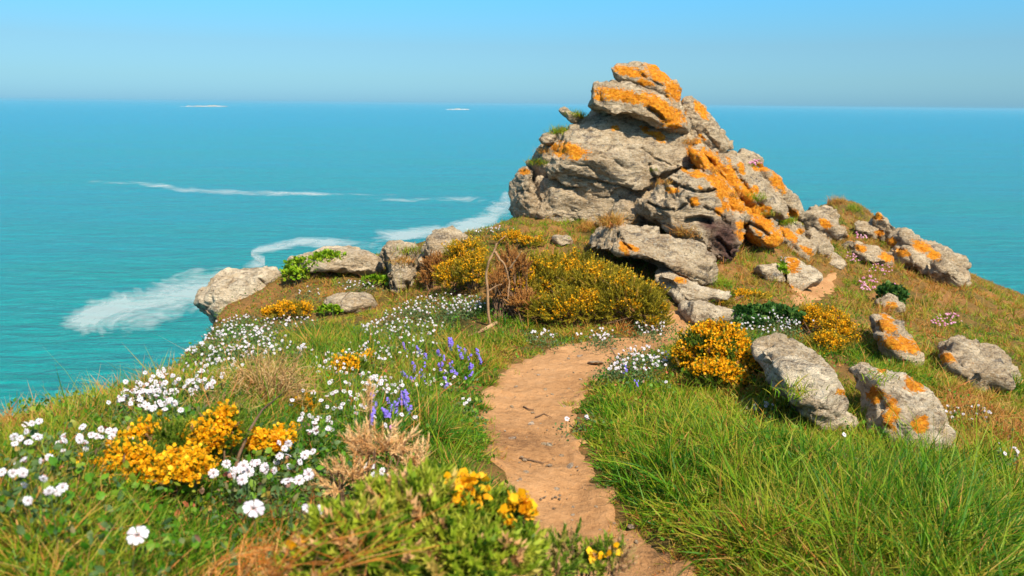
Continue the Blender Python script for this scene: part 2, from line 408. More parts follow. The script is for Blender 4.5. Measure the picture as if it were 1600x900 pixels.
foam([(370,416,5),(395,413,9),(415,409,9),(398,402,5),(392,397,5),(405,391,6),(430,386,7),(470,378,7),(540,381,8),(610,388,8)], 'thin hooked streak of foam above the left ledge')
foam([(570,372,7),(640,366,9),(700,362,10),(745,350,14),(770,335,18),(790,322,16),(812,325,14)], 'pale surf rounding the left foot of the big outcrop')
foam([(120,284,3),(210,286,3),(250,290,4),(285,297,3.5),(330,299,4.5),(370,301,5),(440,303,3.5),(520,304,2.5),(620,306,2)], 'long thin foam line far out on the open water', .72)
foam([(560,310,2),(640,313,3),(720,312,4),(780,317,6),(805,320,6)], 'faint foam line drifting towards the big outcrop', .55)
# ------------------------------------------------------------------ rocks
LICHEN = [  # orange lichen patches: centre, radii (photo pixels), angle
 (890,236,34,15,10),(985,112,36,9,12),(1030,116,30,14,35),(1052,142,14,22,-35),(975,150,55,12,12),(1030,165,40,14,30),(1050,185,24,20,20),(945,152,18,8,0),(1010,130,16,6,20),
 (1095,172,20,8,50),(1085,245,10,28,-25),(1105,250,18,22,-30),(1122,262,12,30,-30),(1140,275,14,26,-25),(1160,300,26,16,35),(1130,296,18,12,30),
 (1150,318,26,14,25),(1180,330,22,12,30),(1190,262,18,8,10),(1215,285,12,20,-30),(1170,372,26,10,25),(1195,350,26,12,40),(1212,372,14,16,-30),(1205,378,20,10,20),
 (1012,205,14,6,30),(960,200,8,5,0),(1030,213,16,8,35),(1090,273,16,6,5),(1084,315,9,9,0),(1050,297,14,6,5),(975,388,7,16,-35),(990,387,12,6,30),
 (1064,438,14,6,10),(1240,415,12,18,-30),(1230,452,16,10,20),(1385,510,20,12,30),(1392,535,22,12,20),(1385,495,14,6,30),(1368,618,18,16,30),(1390,660,9,24,-30),(1396,640,14,20,-20),
 (1392,378,10,8,20),(1375,365,8,6,20),(1360,560,14,10,30),(1378,575,10,8,0),(1320,615,12,7,20),(880,352,14,5,0),(872,362,8,5,0),(908,182,7,4,20),(1240,335,10,10,0),
 (1420,540,26,14,30),(1430,600,20,18,30),(1440,660,16,18,0),(1480,560,16,10,20),(1125,330,10,8,20),(1385,402,14,8,20),(1345,388,12,7,20),(1440,385,20,10,25),(1392,478,12,7,0),(1250,362,8,6,0),(1460,400,14,8,20),(1230,366,22,9,40),(1262,392,16,7,40),(1290,350,14,8,30),(1410,395,16,8,20),(1368,336,14,8,30),(1330,372,10,6,20),(1160,352,12,8,0),(1120,285,22,10,30),(820,268,10,6,0)]
_lr = np.random.default_rng(3)
for _ in range(46):
    t, o = _lr.random(), _lr.normal(0, 15); LICHEN.append((1080 + 130 * t + o * .6, 228 + 118 * t - o * .7, _lr.uniform(3, 9), _lr.uniform(2, 6), 35))
RUST = [(1132,372,28,36,0),(1140,395,22,22,0),(1110,352,20,10,20),(1200,600,6,6,0)]
def patch(list_, x, y):
    m = np.zeros(len(x))
    for cx, cy, rx, ry, a in list_:
        a = math.radians(a); dx, dy = x - cx, y - cy
        u = (dx * math.cos(a) + dy * math.sin(a)) / rx; v = (-dx * math.sin(a) + dy * math.cos(a)) / ry
        m = np.maximum(m, 1.10 - .72 * (u * u + v * v))
    return np.clip(m, 0, 1)
_sn = np.array([math.sin(math.radians(22)), -.22, math.cos(math.radians(22))]); _sn /= np.linalg.norm(_sn)
_sd = np.array([math.cos(math.radians(22)), 0, -math.sin(math.radians(22))]); _st = np.cross(_sn, _sd)

def remeshed(v, f, vox, sm=3):
    me = bpy.data.meshes.new('tmp'); me.from_pydata([tuple(q) for q in v], [], f); me.update()
    o = bpy.data.objects.new('tmp', me); COL.objects.link(o)
    r = o.modifiers.new('r', 'REMESH'); r.mode = 'VOXEL'; r.voxel_size = vox
    s = o.modifiers.new('s', 'SMOOTH'); s.iterations = sm; s.factor = .5
    dg = bpy.context.evaluated_depsgraph_get(); dg.update()
    out = bpy.data.meshes.new_from_object(o.evaluated_get(dg)); bpy.data.objects.remove(o); bpy.data.meshes.remove(me)
    return out
ROCKS = []
def finish_rock(me, name, amp, seed, cracks=(), lich=1, ledge=1.0, material=None, cuts=12, keep_=(.80, .95)):
    n = len(me.vertices); v = np.empty(n * 3, np.float32); me.vertices.foreach_get('co', v); v = v.reshape(-1, 3).astype(float)
    nr = np.empty(n * 3, np.float32); me.vertices.foreach_get('normal', nr); nr = nr.reshape(-1, 3).astype(float)
    rs = np.random.default_rng(seed * 13 + 5); cen = v.mean(0)       # broken faces: cut along bedding and joint planes
    for _ in range(cuts):
        b_ = (_sn, -_sn, _sd, -_sd, -_st, _st)[rs.integers(0, 6)] + rs.normal(0, .42, 3); b_ /= np.linalg.norm(b_)
        q = (v - cen) @ b_; lim = q.max() * rs.uniform(*keep_); over = np.maximum(q - lim, 0); v = v - over[:, None] * b_ * .93
    s = np.stack([v @ _sd, v @ _st, v @ _sn], 1) + seed * 3.7
    warp = fbm(s * 1.3, 3)
    d = .07 * fbm(s * 1.4 + 5, 3)
    # thin beds weathering out as ledges that die out along the face
    for k, a in ((3.6, .075), (9, .036), (23, .015)):
        u = s[:, 2] * k + 1.1 * warp * (k / 8) ** .4 + .55 * fbm(s * np.array([2.2, 2.2, .5]) + k, 3)
        fr = u - np.floor(u)
        cell = noise3(np.stack([np.floor(u) * 1.7, s[:, 0] * 1.6, s[:, 1] * 1.6], 1))
        saw = np.where(fr < .82, fr / .82, (1 - fr) / .18)
        d += ledge * a * (saw - .5) * smooth(-.25, .35, cell + .1)
    # vertical joints
    jn = np.abs(noise3(s * np.array([1.7, 1.7, .6]) + 40))
    d -= .06 * (1 - smooth(0, .05, jn)) * smooth(-.1, .2, noise3(s * .9 + 3))
    d += .030 * fbm(s * np.array([6, 6, 12.]), 5)
    # blocky facets
    fn = noise3(s * np.array([2.6, 2.6, 4.5]) + 11); d += .07 * np.round(fn * 4) / 4
    v = v + nr * (d * amp)[:, None]
    px, py, z = project(v)
    view = v - EYE; view /= np.linalg.norm(view, axis=1, keepdims=True)
    for line, w, dep in cracks:
        pl = np.array(line, float); best = np.full(n, 1e9)
        wob = 2.2 * fbm(v * 6, 2)
        for a, b in zip(pl[:-1], pl[1:]):
            e = b - a; t = np.clip(((px - a[0]) * e[0] + (py - a[1]) * e[1]) / (e @ e), 0, 1)
            best = np.minimum(best, np.hypot(px - a[0] - t * e[0], py - a[1] - t * e[1] + wob))
        k = np.clip(1 - best / w, 0, 1) ** .6 * ((nr * view).sum(1) < .25)
        v = v + view * (dep * k)[:, None]
    me.vertices.foreach_set('co', v.astype(np.float32).ravel()); me.update()
    for nm, arr in (('lichen', patch(LICHEN, px, py) * lich), ('rust', patch(RUST, px, py) if lich else np.zeros(n))):
        a = me.attributes.new(nm, 'FLOAT', 'POINT'); a.data.foreach_set('value', arr.astype(np.float32))
    me.polygons.foreach_set('use_smooth', np.ones(len(me.polygons), bool))
    me.materials.append(material or M_ROCK); me.name = name
    return me
def rock(label, pts, Y, thick, lean=.3, skew=0., vox=.03, amp=1., cracks=(), group=None, name='boulder', cat='boulder', prof=None, lich=1, ledge=1., grow=0, bias=.3, dy=0, cuts=12, keep_=(.80, .95), material=None):
    p = np.array(pts, float)
    p[:, 1] += dy
    for _ in range(1):                        # soften the outline's corners once
        p = np.stack([.8 * p + .2 * np.roll(p, -1, 0), .2 * p + .8 * np.roll(p, -1, 0)], 1).reshape(-1, 2)
    c = (p.max(0) + p.min(0)) / 2
    prof = prof or [(-1, .50), (-.82, .78), (-.45, .95), (0, 1.0), (.5, .97), (.85, .80), (1, .5)]
    if Y is None:                             # bedded in the ground: its lower edge meets the soil
        b = p[np.argmax(p[:, 1])]; yb = on_ground(c[0] * .5 + b[0] * .5, p[:, 1].max() - 1)[1]
        Y = yb + lean * (p[:, 1].max() - c[1]) / F * yb - bias * thick / 2 + .14
    k = len(p); V, Fs = [], []
    for t, s in prof:
        q = c + (p - c) * s
        for x, y in q:
            Yk = Y + (t + bias) * thick / 2 + lean * (c[1] - y) / F * Y + skew * (x - c[0]) / F * Y
            V.append(at_depth(x, y, max(Yk, 1)))
    for i in range(len(prof) - 1):
        for j in range(k):
            a, b = i * k + j, i * k + (j + 1) % k; Fs.append((a, b, b + k, a + k))
    V.append(np.mean(V[:k], 0)); V.append(np.mean(V[(len(prof) - 1) * k:len(prof) * k], 0)); m = len(prof) * k
    for j in range(k):
        Fs.append((m, (j + 1) % k, j)); o = (len(prof) - 1) * k; Fs.append((m + 1, o + j, o + (j + 1) % k))
    me = finish_rock(remeshed(V, Fs, vox, 2), name, amp, len(ROCKS) + 1, cracks, lich, ledge, material, cuts, keep_)
    cen = np.mean([tuple(q.co) for q in me.vertices], 0)
    me.transform(Matrix.Translation([-float(t) for t in cen]))
    o = link(name, me); o.location = [float(t) for t in cen]; tag(o, label, cat, group); ROCKS.append(o); return o

G1 = 'slabs of the big outcrop'
# hidden heart of the outcrop that the slabs lean on
rock('dark weathered rock core showing in the hollows between the outcrop slabs',
     [(838,345),(822,300),(846,240),(876,205),(905,180),(940,160),(985,150),(1040,160),(1075,190),(1110,225),(1150,260),(1200,300),(1230,345),(1180,385),(1100,400),(960,370),(880,365)],
     11.4, 2.0, lean=.45, skew=.25, vox=.045, amp=1.0, group=G1, cat='rock core')
rock('topmost thin slab of the outcrop, crusted with orange lichen, pointing left',
     [(951,108),(954,101),(966,98),(984,97),(1008,101),(1032,112),(1050,124),(1063,138),(1067,158),(1062,168),(1046,160),(1030,150),(1000,140),(972,128),(955,122)],
     11.5, .95, lean=.5, skew=.15, vox=.02, amp=.75, group=G1, cracks=[([(1002,103),(996,110),(1010,122),(1034,134)],2.2,.06)], cat='rock slab')
rock('overhanging cap slab streaked with orange lichen above the dark hollow',
     [(920,146),(925,134),(946,131),(966,124),(990,127),(1008,134),(1035,142),(1056,156),(1072,180),(1081,198),(1074,210),(1052,207),(1030,198),(1008,188),(985,180),(955,179),(932,178),(920,170)],
     11.22, 1.3, lean=.5, skew=.2, vox=.022, amp=.85, group=G1, cracks=[([(1014,170),(1026,176),(1034,184)],4,.15),([(992,128),(1012,137),(1034,146),(1042,152)],2.5,.1)], cat='rock slab', bias=.1)
rock('dark recessed block under the overhanging cap slab',
     [(908,196),(916,180),(930,170),(960,172),(1010,182),(1060,204),(1085,222),(1050,222),(1000,206),(960,203),(925,206)], 12.3, .8, lean=.3, skew=.2, vox=.03, group=G1, cat='rock block', bias=.4)
rock('steep brown shoulder slab right of the lichened caps',
     [(1060,158),(1072,152),(1084,157),(1102,175),(1120,200),(1134,222),(1143,231),(1138,240),(1120,242),(1100,236),(1080,224),(1066,205),(1064,180)],
     11.9, 1.1, lean=.4, skew=.4, vox=.024, group=G1, cracks=[([(1100,205),(1112,220),(1122,232)],2.5,.1)], cat='rock slab')
rock('large pale grey slab with one round orange patch in the middle of the outcrop',
     [(850,262),(856,244),(868,222),(880,208),(898,199),(924,196),(960,190),(990,191),(1020,201),(1050,205),(1072,216),(1088,235),(1098,258),(1092,270),(1070,266),(1048,280),(1024,294),(1004,309),(990,300),(968,302),(948,314),(924,303),(894,291),(870,279),(852,274)],
     10.7, 1.5, lean=.72, skew=.25, vox=.024, amp=.9, group=G1, cat='rock slab', bias=.55,
     cracks=[([(1014,258),(1018,272),(1034,284),(1046,282)],3,.1),([(940,246),(962,252),(975,262)],2,.05),([(1004,232),(1022,248),(1050,258),(1070,262)],2,.06),([(890,275),(930,282),(960,290),(990,292)],2,.06)])
rock('low grey slab running under the large pale slab at its lower left',
     [(822,292),(830,281),(848,274),(872,280),(900,296),(930,310),(948,319),(966,318),(972,332),(960,342),(930,347),(890,358),(856,364),(842,358),(832,336)],
     10.7, 1.2, lean=.5, skew=.1, vox=.024, group=G1, cat='rock slab', bias=.6, cracks=[([(838,290),(842,310),(856,330)],2,.06)])
rock('upright pale block at the far left foot of the outcrop',
     [(800,304),(803,285),(808,264),(822,258),(832,268),(836,292),(846,316),(850,345),(842,358),(815,352),(802,338)], 10.9, 1.0, lean=.2, skew=0, vox=.024, group=G1, cat='rock block', cracks=[([(808,300),(822,296),(836,306)],2,.07)])
rock('small tilted fin of rock with an orange foot on the left skyline',
     [(872,170),(882,166),(896,174),(914,182),(908,190),(894,193),(885,187)], 11.4, .4, vox=.018, amp=.45, group=G1, cat='rock fin')
rock('small grey block on the left shoulder below the rock fin',
     [(842,214),(848,208),(860,204),(872,212),(868,224),(856,229),(846,224)], 11.2, .4, vox=.018, amp=.45, group=G1, cat='rock block')
rock('mossy brown step of rock on the left shoulder',
     [(822,262),(836,244),(848,226),(866,212),(890,196),(912,188),(925,198),(900,215),(868,250),(858,275),(838,282)], 11.3, .8, lean=.4, vox=.03, group=G1, cat='rock step', bias=.5)
rock('lichen spotted flank of rock falling to the right of the pale slab',
     [(1078,214),(1096,222),(1120,236),(1146,238),(1164,252),(1190,278),(1212,304),(1232,330),(1236,344),(1214,340),(1196,350),(1170,348),(1146,316),(1118,282),(1098,258),(1084,236)],
     10.85, 1.7, lean=.6, skew=.40, vox=.024, amp=.85, group=G1, cat='rock flank', bias=.6, keep_=(.9,.98), cracks=[([(1120,250),(1140,280),(1160,310)],2,.03),([(1146,262),(1164,290),(1190,322)],2.5,.06)])
rock('fractured block with deep ledges and a dark rusty end',
     [(994,330),(998,316),(1014,304),(1034,290),(1046,278),(1062,269),(1084,266),(1108,276),(1128,296),(1148,322),(1160,348),(1161,380),(1158,402),(1146,416),(1128,418),(1116,404),(1098,384),(1078,374),(1048,366),(1022,348)],
     9.45, 1.4, lean=.55, skew=.15, vox=.022, amp=1.2, group=G1, cat='rock block', bias=.55,
     cracks=[([(1046,284),(1066,293),(1090,300),(1116,298)],4,.2),([(1014,318),(1036,326),(1058,330),(1072,318)],2.5,.12),([(1074,346),(1092,342),(1108,346)],6,.28),([(1074,310),(1082,322)],3,.1),([(1100,322),(1124,336),(1140,352)],2.5,.1),([(1120,372),(1134,385),(1140,400)],3,.12)])
rock('brown rubble wedge in the dark gap below the pale slab',
     [(935,340),(950,322),(972,312),(990,318),(1000,334),(1020,350),(1000,358),(960,352)], 10.0, .6, vox=.024, group=G1, cat='rock wedge', amp=1.2)
rock('lichen stained apron of rock bridging the fractured block and the flank',
     [(1078,226),(1100,238),(1128,268),(1154,302),(1180,346),(1160,354),(1132,318),(1104,284),(1084,258)], 10.4, 1.1, lean=.75, skew=.35, vox=.024, amp=.8, group=G1, cat='rock apron', bias=.5, keep_=(.9,.98))
rock('small grey cap stone perched on the right skyline of the outcrop',
     [(1149,240),(1156,234),(1168,234),(1184,240),(1198,250),(1196,261),(1180,260),(1164,254),(1152,248)], 12.2, .5, vox=.02, amp=.55, group=G1)
rock('smooth slab with an orange head at the right end of the outcrop',
     [(1172,262),(1184,258),(1198,260),(1212,272),(1226,290),(1242,308),(1258,328),(1250,338),(1232,332),(1216,316),(1200,310),(1188,292),(1178,276)],
     11.9, 1.1, lean=.5, skew=.4, vox=.024, group=G1, cat='rock slab', cracks=[([(1180,270),(1192,292),(1202,308)],3,.15)])
rock('block of bright orange lichen above the grassy slope',
     [(1158,342),(1170,334),(1186,336),(1205,350),(1222,368),(1214,382),(1196,384),(1172,374),(1160,360)], 10.4, .8, lean=.5, vox=.022, amp=.9, group=G1, cat='rock block', cracks=[([(1166,346),(1182,354),(1200,366)],3,.14)])
rock('rounded grey boulder lying in front of the outcrop',
     [(913,372),(914,360),(928,353),(945,350),(976,353),(1012,362),(1048,372),(1086,381),(1106,394),(1120,412),(1117,438),(1108,446),(1088,444),(1062,430),(1030,416),(1003,404),(962,392),(926,382)],
     None, 1.5, lean=.75, skew=.05, vox=.02, amp=.9, group='boulders at the foot of the outcrop', cracks=[([(966,366),(974,380),(986,390)],3,.12),([(1050,420),(1080,432),(1104,440)],2,.05)])
rock('flat slab wedged below the rounded grey boulder',
     [(1014,430),(1034,421),(1062,432),(1090,446),(1122,456),(1153,461),(1130,470),(1092,478),(1058,472),(1040,455)], None, .8, lean=.9, material=M_PALE_SUNLIT, vox=.02, amp=.75, group='boulders at the foot of the outcrop', cat='rock slab')
rock('low pale ledge at the top end of the dirt path',
     [(1062,480),(1078,476),(1106,481),(1140,484),(1162,488),(1156,500),(1118,506),(1084,503),(1068,494)], None, .6, lean=.9, material=M_PALE_SUNLIT, vox=.02, amp=.7, group='boulders at the foot of the outcrop', cat='rock ledge')
G2 = 'rocks on the right hand slope'
rock('narrow broken strip of rock in the grass right of the outcrop',
     [(1250,360),(1266,358),(1290,374),(1308,398),(1298,408),(1280,400),(1262,382)], None, .6, lean=1.7, vox=.026, amp=.9, cuts=22, keep_=(.62,.92), group=G2, cat='rock strip', bias=.6)
rock('flat slab with an orange corner beside the upper dirt patch',
     [(1202,436),(1210,424),(1228,420),(1232,404),(1246,406),(1268,420),(1288,440),(1266,454),(1234,462),(1212,452)], None, .7, lean=1.7, material=M_PALE_SUNLIT, vox=.024, amp=.85, cuts=22, keep_=(.62,.92), group=G2, cat='rock slab', bias=.6)
rock('low stones edging the grass above the upper dirt patch',
     [(1284,402),(1300,398),(1318,412),(1320,424),(1304,424),(1290,416)], None, .5, lean=1.7, vox=.026, amp=.8, cuts=22, keep_=(.62,.92), group=G2, cat='rock', bias=.6)
rock('dark blocky rock on the crest of the far right hump',
     [(1260,326),(1270,311),(1286,308),(1302,315),(1320,334),(1318,352),(1288,354),(1268,342)], None, .7, vox=.03, amp=1.1, cuts=22, keep_=(.62,.92), group=G2)
rock('pale rock at the seaward end of the far right hump',
     [(1340,338),(1356,324),(1376,325),(1394,344),(1412,364),(1428,386),(1404,388),(1376,376),(1352,362)], None, .9, lean=.4, vox=.03, amp=1, cuts=22, keep_=(.62,.92), group=G2, bias=.5)
rock('small knob of rock on the face of the far right hump',
     [(1332,346),(1344,335),(1358,345),(1370,366),(1378,376),(1364,376),(1346,362)], None, .6, lean=.4, vox=.03, amp=.9, cuts=22, keep_=(.62,.92), group=G2, bias=.5)
rock('long pale rock sloping down behind the tall grass',
     [(1182,545),(1196,538),(1216,538),(1248,553),(1284,578),(1306,606),(1322,640),(1328,668),(1306,684),(1276,672),(1244,646),(1218,612),(1198,586),(1186,566)],
     None, 1.0, lean=1.7, skew=-.15, material=M_PALE_SUNLIT, vox=.016, amp=.85, cuts=7, keep_=(.88,.97), group=G2, ledge=1., bias=.8)
rock('pale rock daubed with bright orange lichen, right of the long pale rock',
     [(1332,580),(1346,570),(1376,577),(1412,590),(1452,618),(1478,660),(1470,706),(1430,712),(1400,696),(1376,674),(1350,662),(1342,640),(1354,612)],
     None, .9, lean=1.7, skew=-.1, material=M_PALE_SUNLIT, vox=.016, amp=.85, cuts=7, keep_=(.88,.97), group=G2, bias=.8)
rock('orange crusted outcrop on the steep slope above the daubed rock',
     [(1360,500),(1368,490),(1390,496),(1412,512),(1436,540),(1440,566),(1414,572),(1390,554),(1368,532)], None, .8, lean=1.7, vox=.022, amp=.8, cuts=7, keep_=(.88,.97), group=G2, bias=.7, cat='outcrop')
rock('broad grey slab low on the far right slope',
     [(1470,545),(1500,532),(1545,545),(1580,575),(1590,610),(1550,615),(1505,595),(1478,570)], None, .9, lean=1.7, vox=.026, amp=.9, cuts=7, keep_=(.88,.97), group=G2, bias=.8, cat='rock slab')
rock('lone weathered boulder high on the far right slope',
     [(1450,420),(1470,405),(1500,412),(1525,435),(1515,452),(1480,448),(1458,436)], None, .9, lean=.8, vox=.035, amp=1, cuts=22, keep_=(.62,.92), group=G2, bias=.6)
rock('rugged rock ridge running off to the right beyond the far hump',
     [(1395,366),(1418,360),(1440,372),(1462,384),(1500,405),(1522,426),(1484,432),(1432,414),(1402,390)], None, 1.1, lean=.8, vox=.032, amp=1.2, cuts=18, group=G2, cat='rock ridge', bias=.5)
rock('low lichened rock rib below the far right hump',
     [(1318,386),(1345,376),(1376,393),(1394,412),(1372,420),(1335,404)], None, .7, lean=1.3, vox=.03, amp=1.1, cuts=18, group=G2, cat='rock rib', bias=.6)
rock('small rock breaking the grass under the smooth right slab',
     [(1226,352),(1246,348),(1264,362),(1258,376),(1238,372)], None, .5, lean=1.2, vox=.026, amp=1, cuts=16, group=G2, bias=.6)
rock('orange flecked stones at the right edge of the steep slope',
     [(1366,472),(1392,464),(1416,478),(1404,492),(1378,488)], None, .5, lean=1.4, vox=.024, amp=1, cuts=16, group=G2, bias=.6)
rock('half buried rock between the two gorse clumps on the right',
     [(1146,506),(1170,498),(1188,508),(1178,520),(1154,518)], None, .4, lean=1.4, vox=.02, amp=.8, cuts=14, group=G2, bias=.6)
rock('grey rock rib just left of the upper dirt patch',
     [(1176,428),(1194,412),(1214,416),(1222,432),(1198,442)], None, .5, lean=1.4, vox=.024, amp=.9, cuts=14, group=G2, bias=.6, cat='rock rib')
rock('long lichen streaked rib running down the slope from the outcrop',
     [(1196,352),(1214,342),(1236,350),(1264,374),(1292,404),(1280,416),(1246,402),(1216,378)], None, .7, lean=1.5, vox=.026, amp=1.1, cuts=16, keep_=(.7,.92), group='rocks on the right hand slope', cat='rock rib', bias=.6)
rock('bare rock plate on the crest between the outcrop and the far hump',
     [(1238,336),(1256,326),(1280,334),(1306,352),(1336,372),(1326,384),(1290,374),(1256,354)], None, .8, lean=1.2, vox=.03, amp=1.2, cuts=16, keep_=(.7,.92), group='rocks on the right hand slope', cat='rock plate', bias=.6)
rock('stepped brown rock on the seaward shoulder of the far hump',
     [(1376,386),(1404,378),(1440,392),(1474,420),(1462,436),(1424,424),(1392,408)], None, .8, lean=1.2, vox=.03, amp=1.2, cuts=16, keep_=(.7,.92), group='rocks on the right hand slope', bias=.6)
G3 = 'rocks along the left cliff edge'
rock('pale rounded ledge jutting over the sea at the far left',
     [(302,473),(308,462),(322,446),(342,431),(378,424),(415,419),(446,420),(456,440),(440,462),(412,476),(386,490),(360,502),(340,505),(330,497),(316,485)],
     9.2, 1.3, lean=.75, material=M_PALE_SUNLIT, vox=.024, amp=.7, group=G3, bias=.4, cracks=[([(404,436),(416,444),(440,440)],2.5,.07),([(312,478),(326,484),(336,494)],3,.1)], cat='rock ledge')
rock('long flat rock behind the leafy green shrub at the cliff edge',
     [(438,404),(450,400),(470,398),(500,393),(532,391),(566,391),(598,394),(604,424),(570,430),(520,424),(470,424),(444,424)], 9.15, .9, lean=.8, material=M_PALE_SUNLIT, vox=.026, amp=.7, group=G3, bias=.4)
rock('tall split slab standing on edge beside the dark cleft',
     [(591,382),(606,378),(628,379),(652,382),(652,400),(642,414),(647,430),(648,458),(630,470),(617,474),(614,452),(604,424),(596,402)],
     8.5, .7, lean=.25, vox=.02, amp=.85, group=G3, cat='rock slab', cracks=[([(600,392),(606,418),(616,450)],3,.12),([(636,440),(640,462)],3,.12)], bias=.4)
rock('knobbly pale boulder behind the left gorse bush',
     [(642,414),(648,400),(654,394),(656,378),(666,362),(676,355),(692,353),(708,364),(732,376),(738,392),(722,410),(700,425),(690,452),(662,460),(646,456),(650,432)],
     8.7, .9, lean=.4, vox=.02, amp=.95, group=G3, cracks=[([(664,402),(676,412),(684,420)],2.5,.1)], bias=.5)
rock('low tan rock half buried in the turf hollow',
     [(500,472),(516,464),(540,460),(576,461),(592,470),(584,482),(560,490),(526,489),(508,482)], None, .6, lean=1.1, vox=.02, amp=.45, group=G3, bias=.8)
rock('small rock showing through the crown of the big gorse bush',
     [(860,372),(872,366),(888,368),(898,378),(890,386),(868,384)], None, .4, vox=.02, amp=.5, group='boulders at the foot of the outcrop')
rock('small grey stone among the dead gorse branches',
     [(762,448),(768,441),(780,440),(790,444),(790,456),(778,460),(766,458)], None, .2, vox=.012, amp=.3, group='boulders at the foot of the outcrop', cat='stone')

# low reefs breaking the water near the horizon
def reef(label, px0, px1, py, hpx):
    a, b = on_sea(px0, py), on_sea(px1, py); n = 26; V, Fs = [], []
    rs = np.random.default_rng(int(px0))
    for k in range(n + 1):
        t = k / n; c = a + (b - a) * t; s = (b[1]) / F
        h = hpx * s * max(.12, (1 - (2*t-1)**4)) * rs.uniform(.15, 1); dpt = 30 * (.3 + (1 - (2*t-1)**2))
        for oy, oz in ((-dpt, -1.5), (-dpt*.3, h), (dpt*.4, h*.7), (dpt, -1.5)): V.append((c[0], c[1] + oy, SEA + oz))
    for k in range(n):
        for j in range(3): q = k*4+j; Fs.append((q, q+4, q+5, q+1))
    Fs += [(0, 1, 2, 3), tuple(n*4 + j for j in (3, 2, 1, 0))]
    g = Geo(); g.add(V, Fs); root = empty('reef', a * .5 + b * .5); tag(root, label, 'reef', 'reefs near the horizon')
    me = g.mesh('rock', [M_ROCK]); me.transform(Matrix.Translation([-x for x in root.location])); link('rock', me, root)
    g2 = Geo()                                                                           # line of breakers round its foot
    for k in range(n):
        t = k / n; c = a + (b - a) * t; s = b[1] / F
        if rs.random() < .42:
            w = (b[0] - a[0]) / n * .9; x, y = c[0], c[1] - 40
            h = s * rs.uniform(.25, .6)
            g2.add([(x, y - 14, SEA), (x + w, y - 14, SEA), (x + w, y, SEA + h), (x, y, SEA + h), (x, y + 14, SEA), (x + w, y + 14, SEA)], [(0, 1, 2, 3), (3, 2, 5, 4)], .9)
    me = g2.mesh('breakers', [M_SURF]); me.transform(Matrix.Translation([-x for x in root.location])); tag(link('breakers', me, root), kind='stuff')
M_SURF, _nt, _o = mat('white_surf'); _b = N(_nt, 'ShaderNodeBsdfPrincipled', i_Roughness=.9); _b.inputs['Base Color'].default_value = (.75, .77, .76, 1); _nt.links.new(_b.outputs[0], _o.inputs[0])
reef('longer pale reef with breaking surf near the left horizon', 288, 356, 166.5, 2.2)
reef('shorter dark reef near the horizon, left of the outcrop', 698, 734, 171.2, 1.8)
# ------------------------------------------------------------------ plant materials
M_GRASS = leaf_mat('grass_blade', [(0, (.028, .12, .003)), (.25, (.095, .245, .006)), (.5, (.25, .33, .012)), (.78, (.38, .28, .03)), (1, (.46, .17, .03))], (.42, .28, .04), .86, .40)
M_DRY = leaf_mat('dry_grass_blade', [(0, (.24, .20, .02)), (.4, (.42, .24, .04)), (.7, (.50, .20, .04)), (1, (.40, .10, .03))], (.55, .32, .11), .7, .3)
M_HERB = leaf_mat('herb_leaf', [(0, (.035, .13, .006)), (.5, (.10, .24, .012)), (.8, (.23, .27, .03)), (1, (.46, .12, .06))], None, .8, .3)
M_CAMPLEAF = leaf_mat('campion_leaf', [(0, (.05, .11, .035)), (.6, (.11, .17, .05)), (1, (.26, .14, .08))], None, .8, .25)
M_PETAL = leaf_mat('white_petal', [(0, (.56, .46, .50)), (.3, (.70, .66, .68)), (1, (.78, .77, .78))], None, .8, .3)
M_CALYX = leaf_mat('pink_calyx', [(0, (.42, .17, .15)), (1, (.52, .30, .22))], None, .8, .3)
M_GORSE = leaf_mat('gorse_spine', [(0, (.13, .12, .006)), (.45, (.28, .23, .012)), (.8, (.42, .32, .022)), (1, (.46, .28, .05))], (.48, .38, .05), .55, .2)
M_GORSE_G = leaf_mat('green_gorse_spine', [(0, (.04, .10, .006)), (.5, (.13, .22, .012)), (.82, (.24, .29, .02)), (.92, (.40, .24, .10)), (1, (.46, .26, .13))], (.22, .26, .05), .5, .3)
M_GORSE_F = leaf_mat('near_gorse_leaf', [(0, (.06, .13, .006)), (.3, (.18, .27, .012)), (.6, (.36, .41, .025)), (.8, (.42, .36, .06)), (.86, (.56, .30, .11)), (1, (.62, .36, .16))], (.40, .38, .05), .6, .35)
M_DEADG = leaf_mat('dead_gorse_spine', [(0, (.24, .09, .02)), (.5, (.44, .19, .045)), (1, (.55, .29, .08))], (.58, .34, .12), .6, .15)
M_TAN = leaf_mat('bleached_gorse_spine', [(0, (.50, .25, .08)), (.5, (.70, .42, .17)), (1, (.80, .56, .29))], (.80, .58, .30), .5, .25)
M_RUSTY = leaf_mat('rusty_stalk', [(0, (.42, .11, .015)), (.6, (.60, .22, .04)), (1, (.66, .36, .12))], None, .8, .2)
M_DRYT = leaf_mat('dry_twig', [(0, (.28, .13, .04)), (.6, (.52, .30, .11)), (1, (.64, .44, .20))], None, .8, .15)
M_BLOSSOM = leaf_mat('gorse_blossom', [(0, (.74, .30, .004)), (.5, (.86, .43, .006)), (1, (.90, .56, .02))], None, .8, .35)
M_BLUE = leaf_mat('bluebell_petal', [(0, (.20, .13, .68)), (1, (.38, .28, .82))], None, .8, .4)
M_PINK = leaf_mat('thrift_head', [(0, (.62, .22, .38)), (1, (.78, .45, .55))], None, .8, .3)
M_IVY = leaf_mat('shrub_leaf', [(0, (.06, .14, .004)), (.5, (.18, .32, .008)), (1, (.36, .40, .02))], None, .8, .3)
M_DKLEAF = leaf_mat('dark_shrub_leaf', [(0, (.02, .07, .012)), (.6, (.05, .13, .02)), (1, (.12, .19, .03))], None, .8, .3)

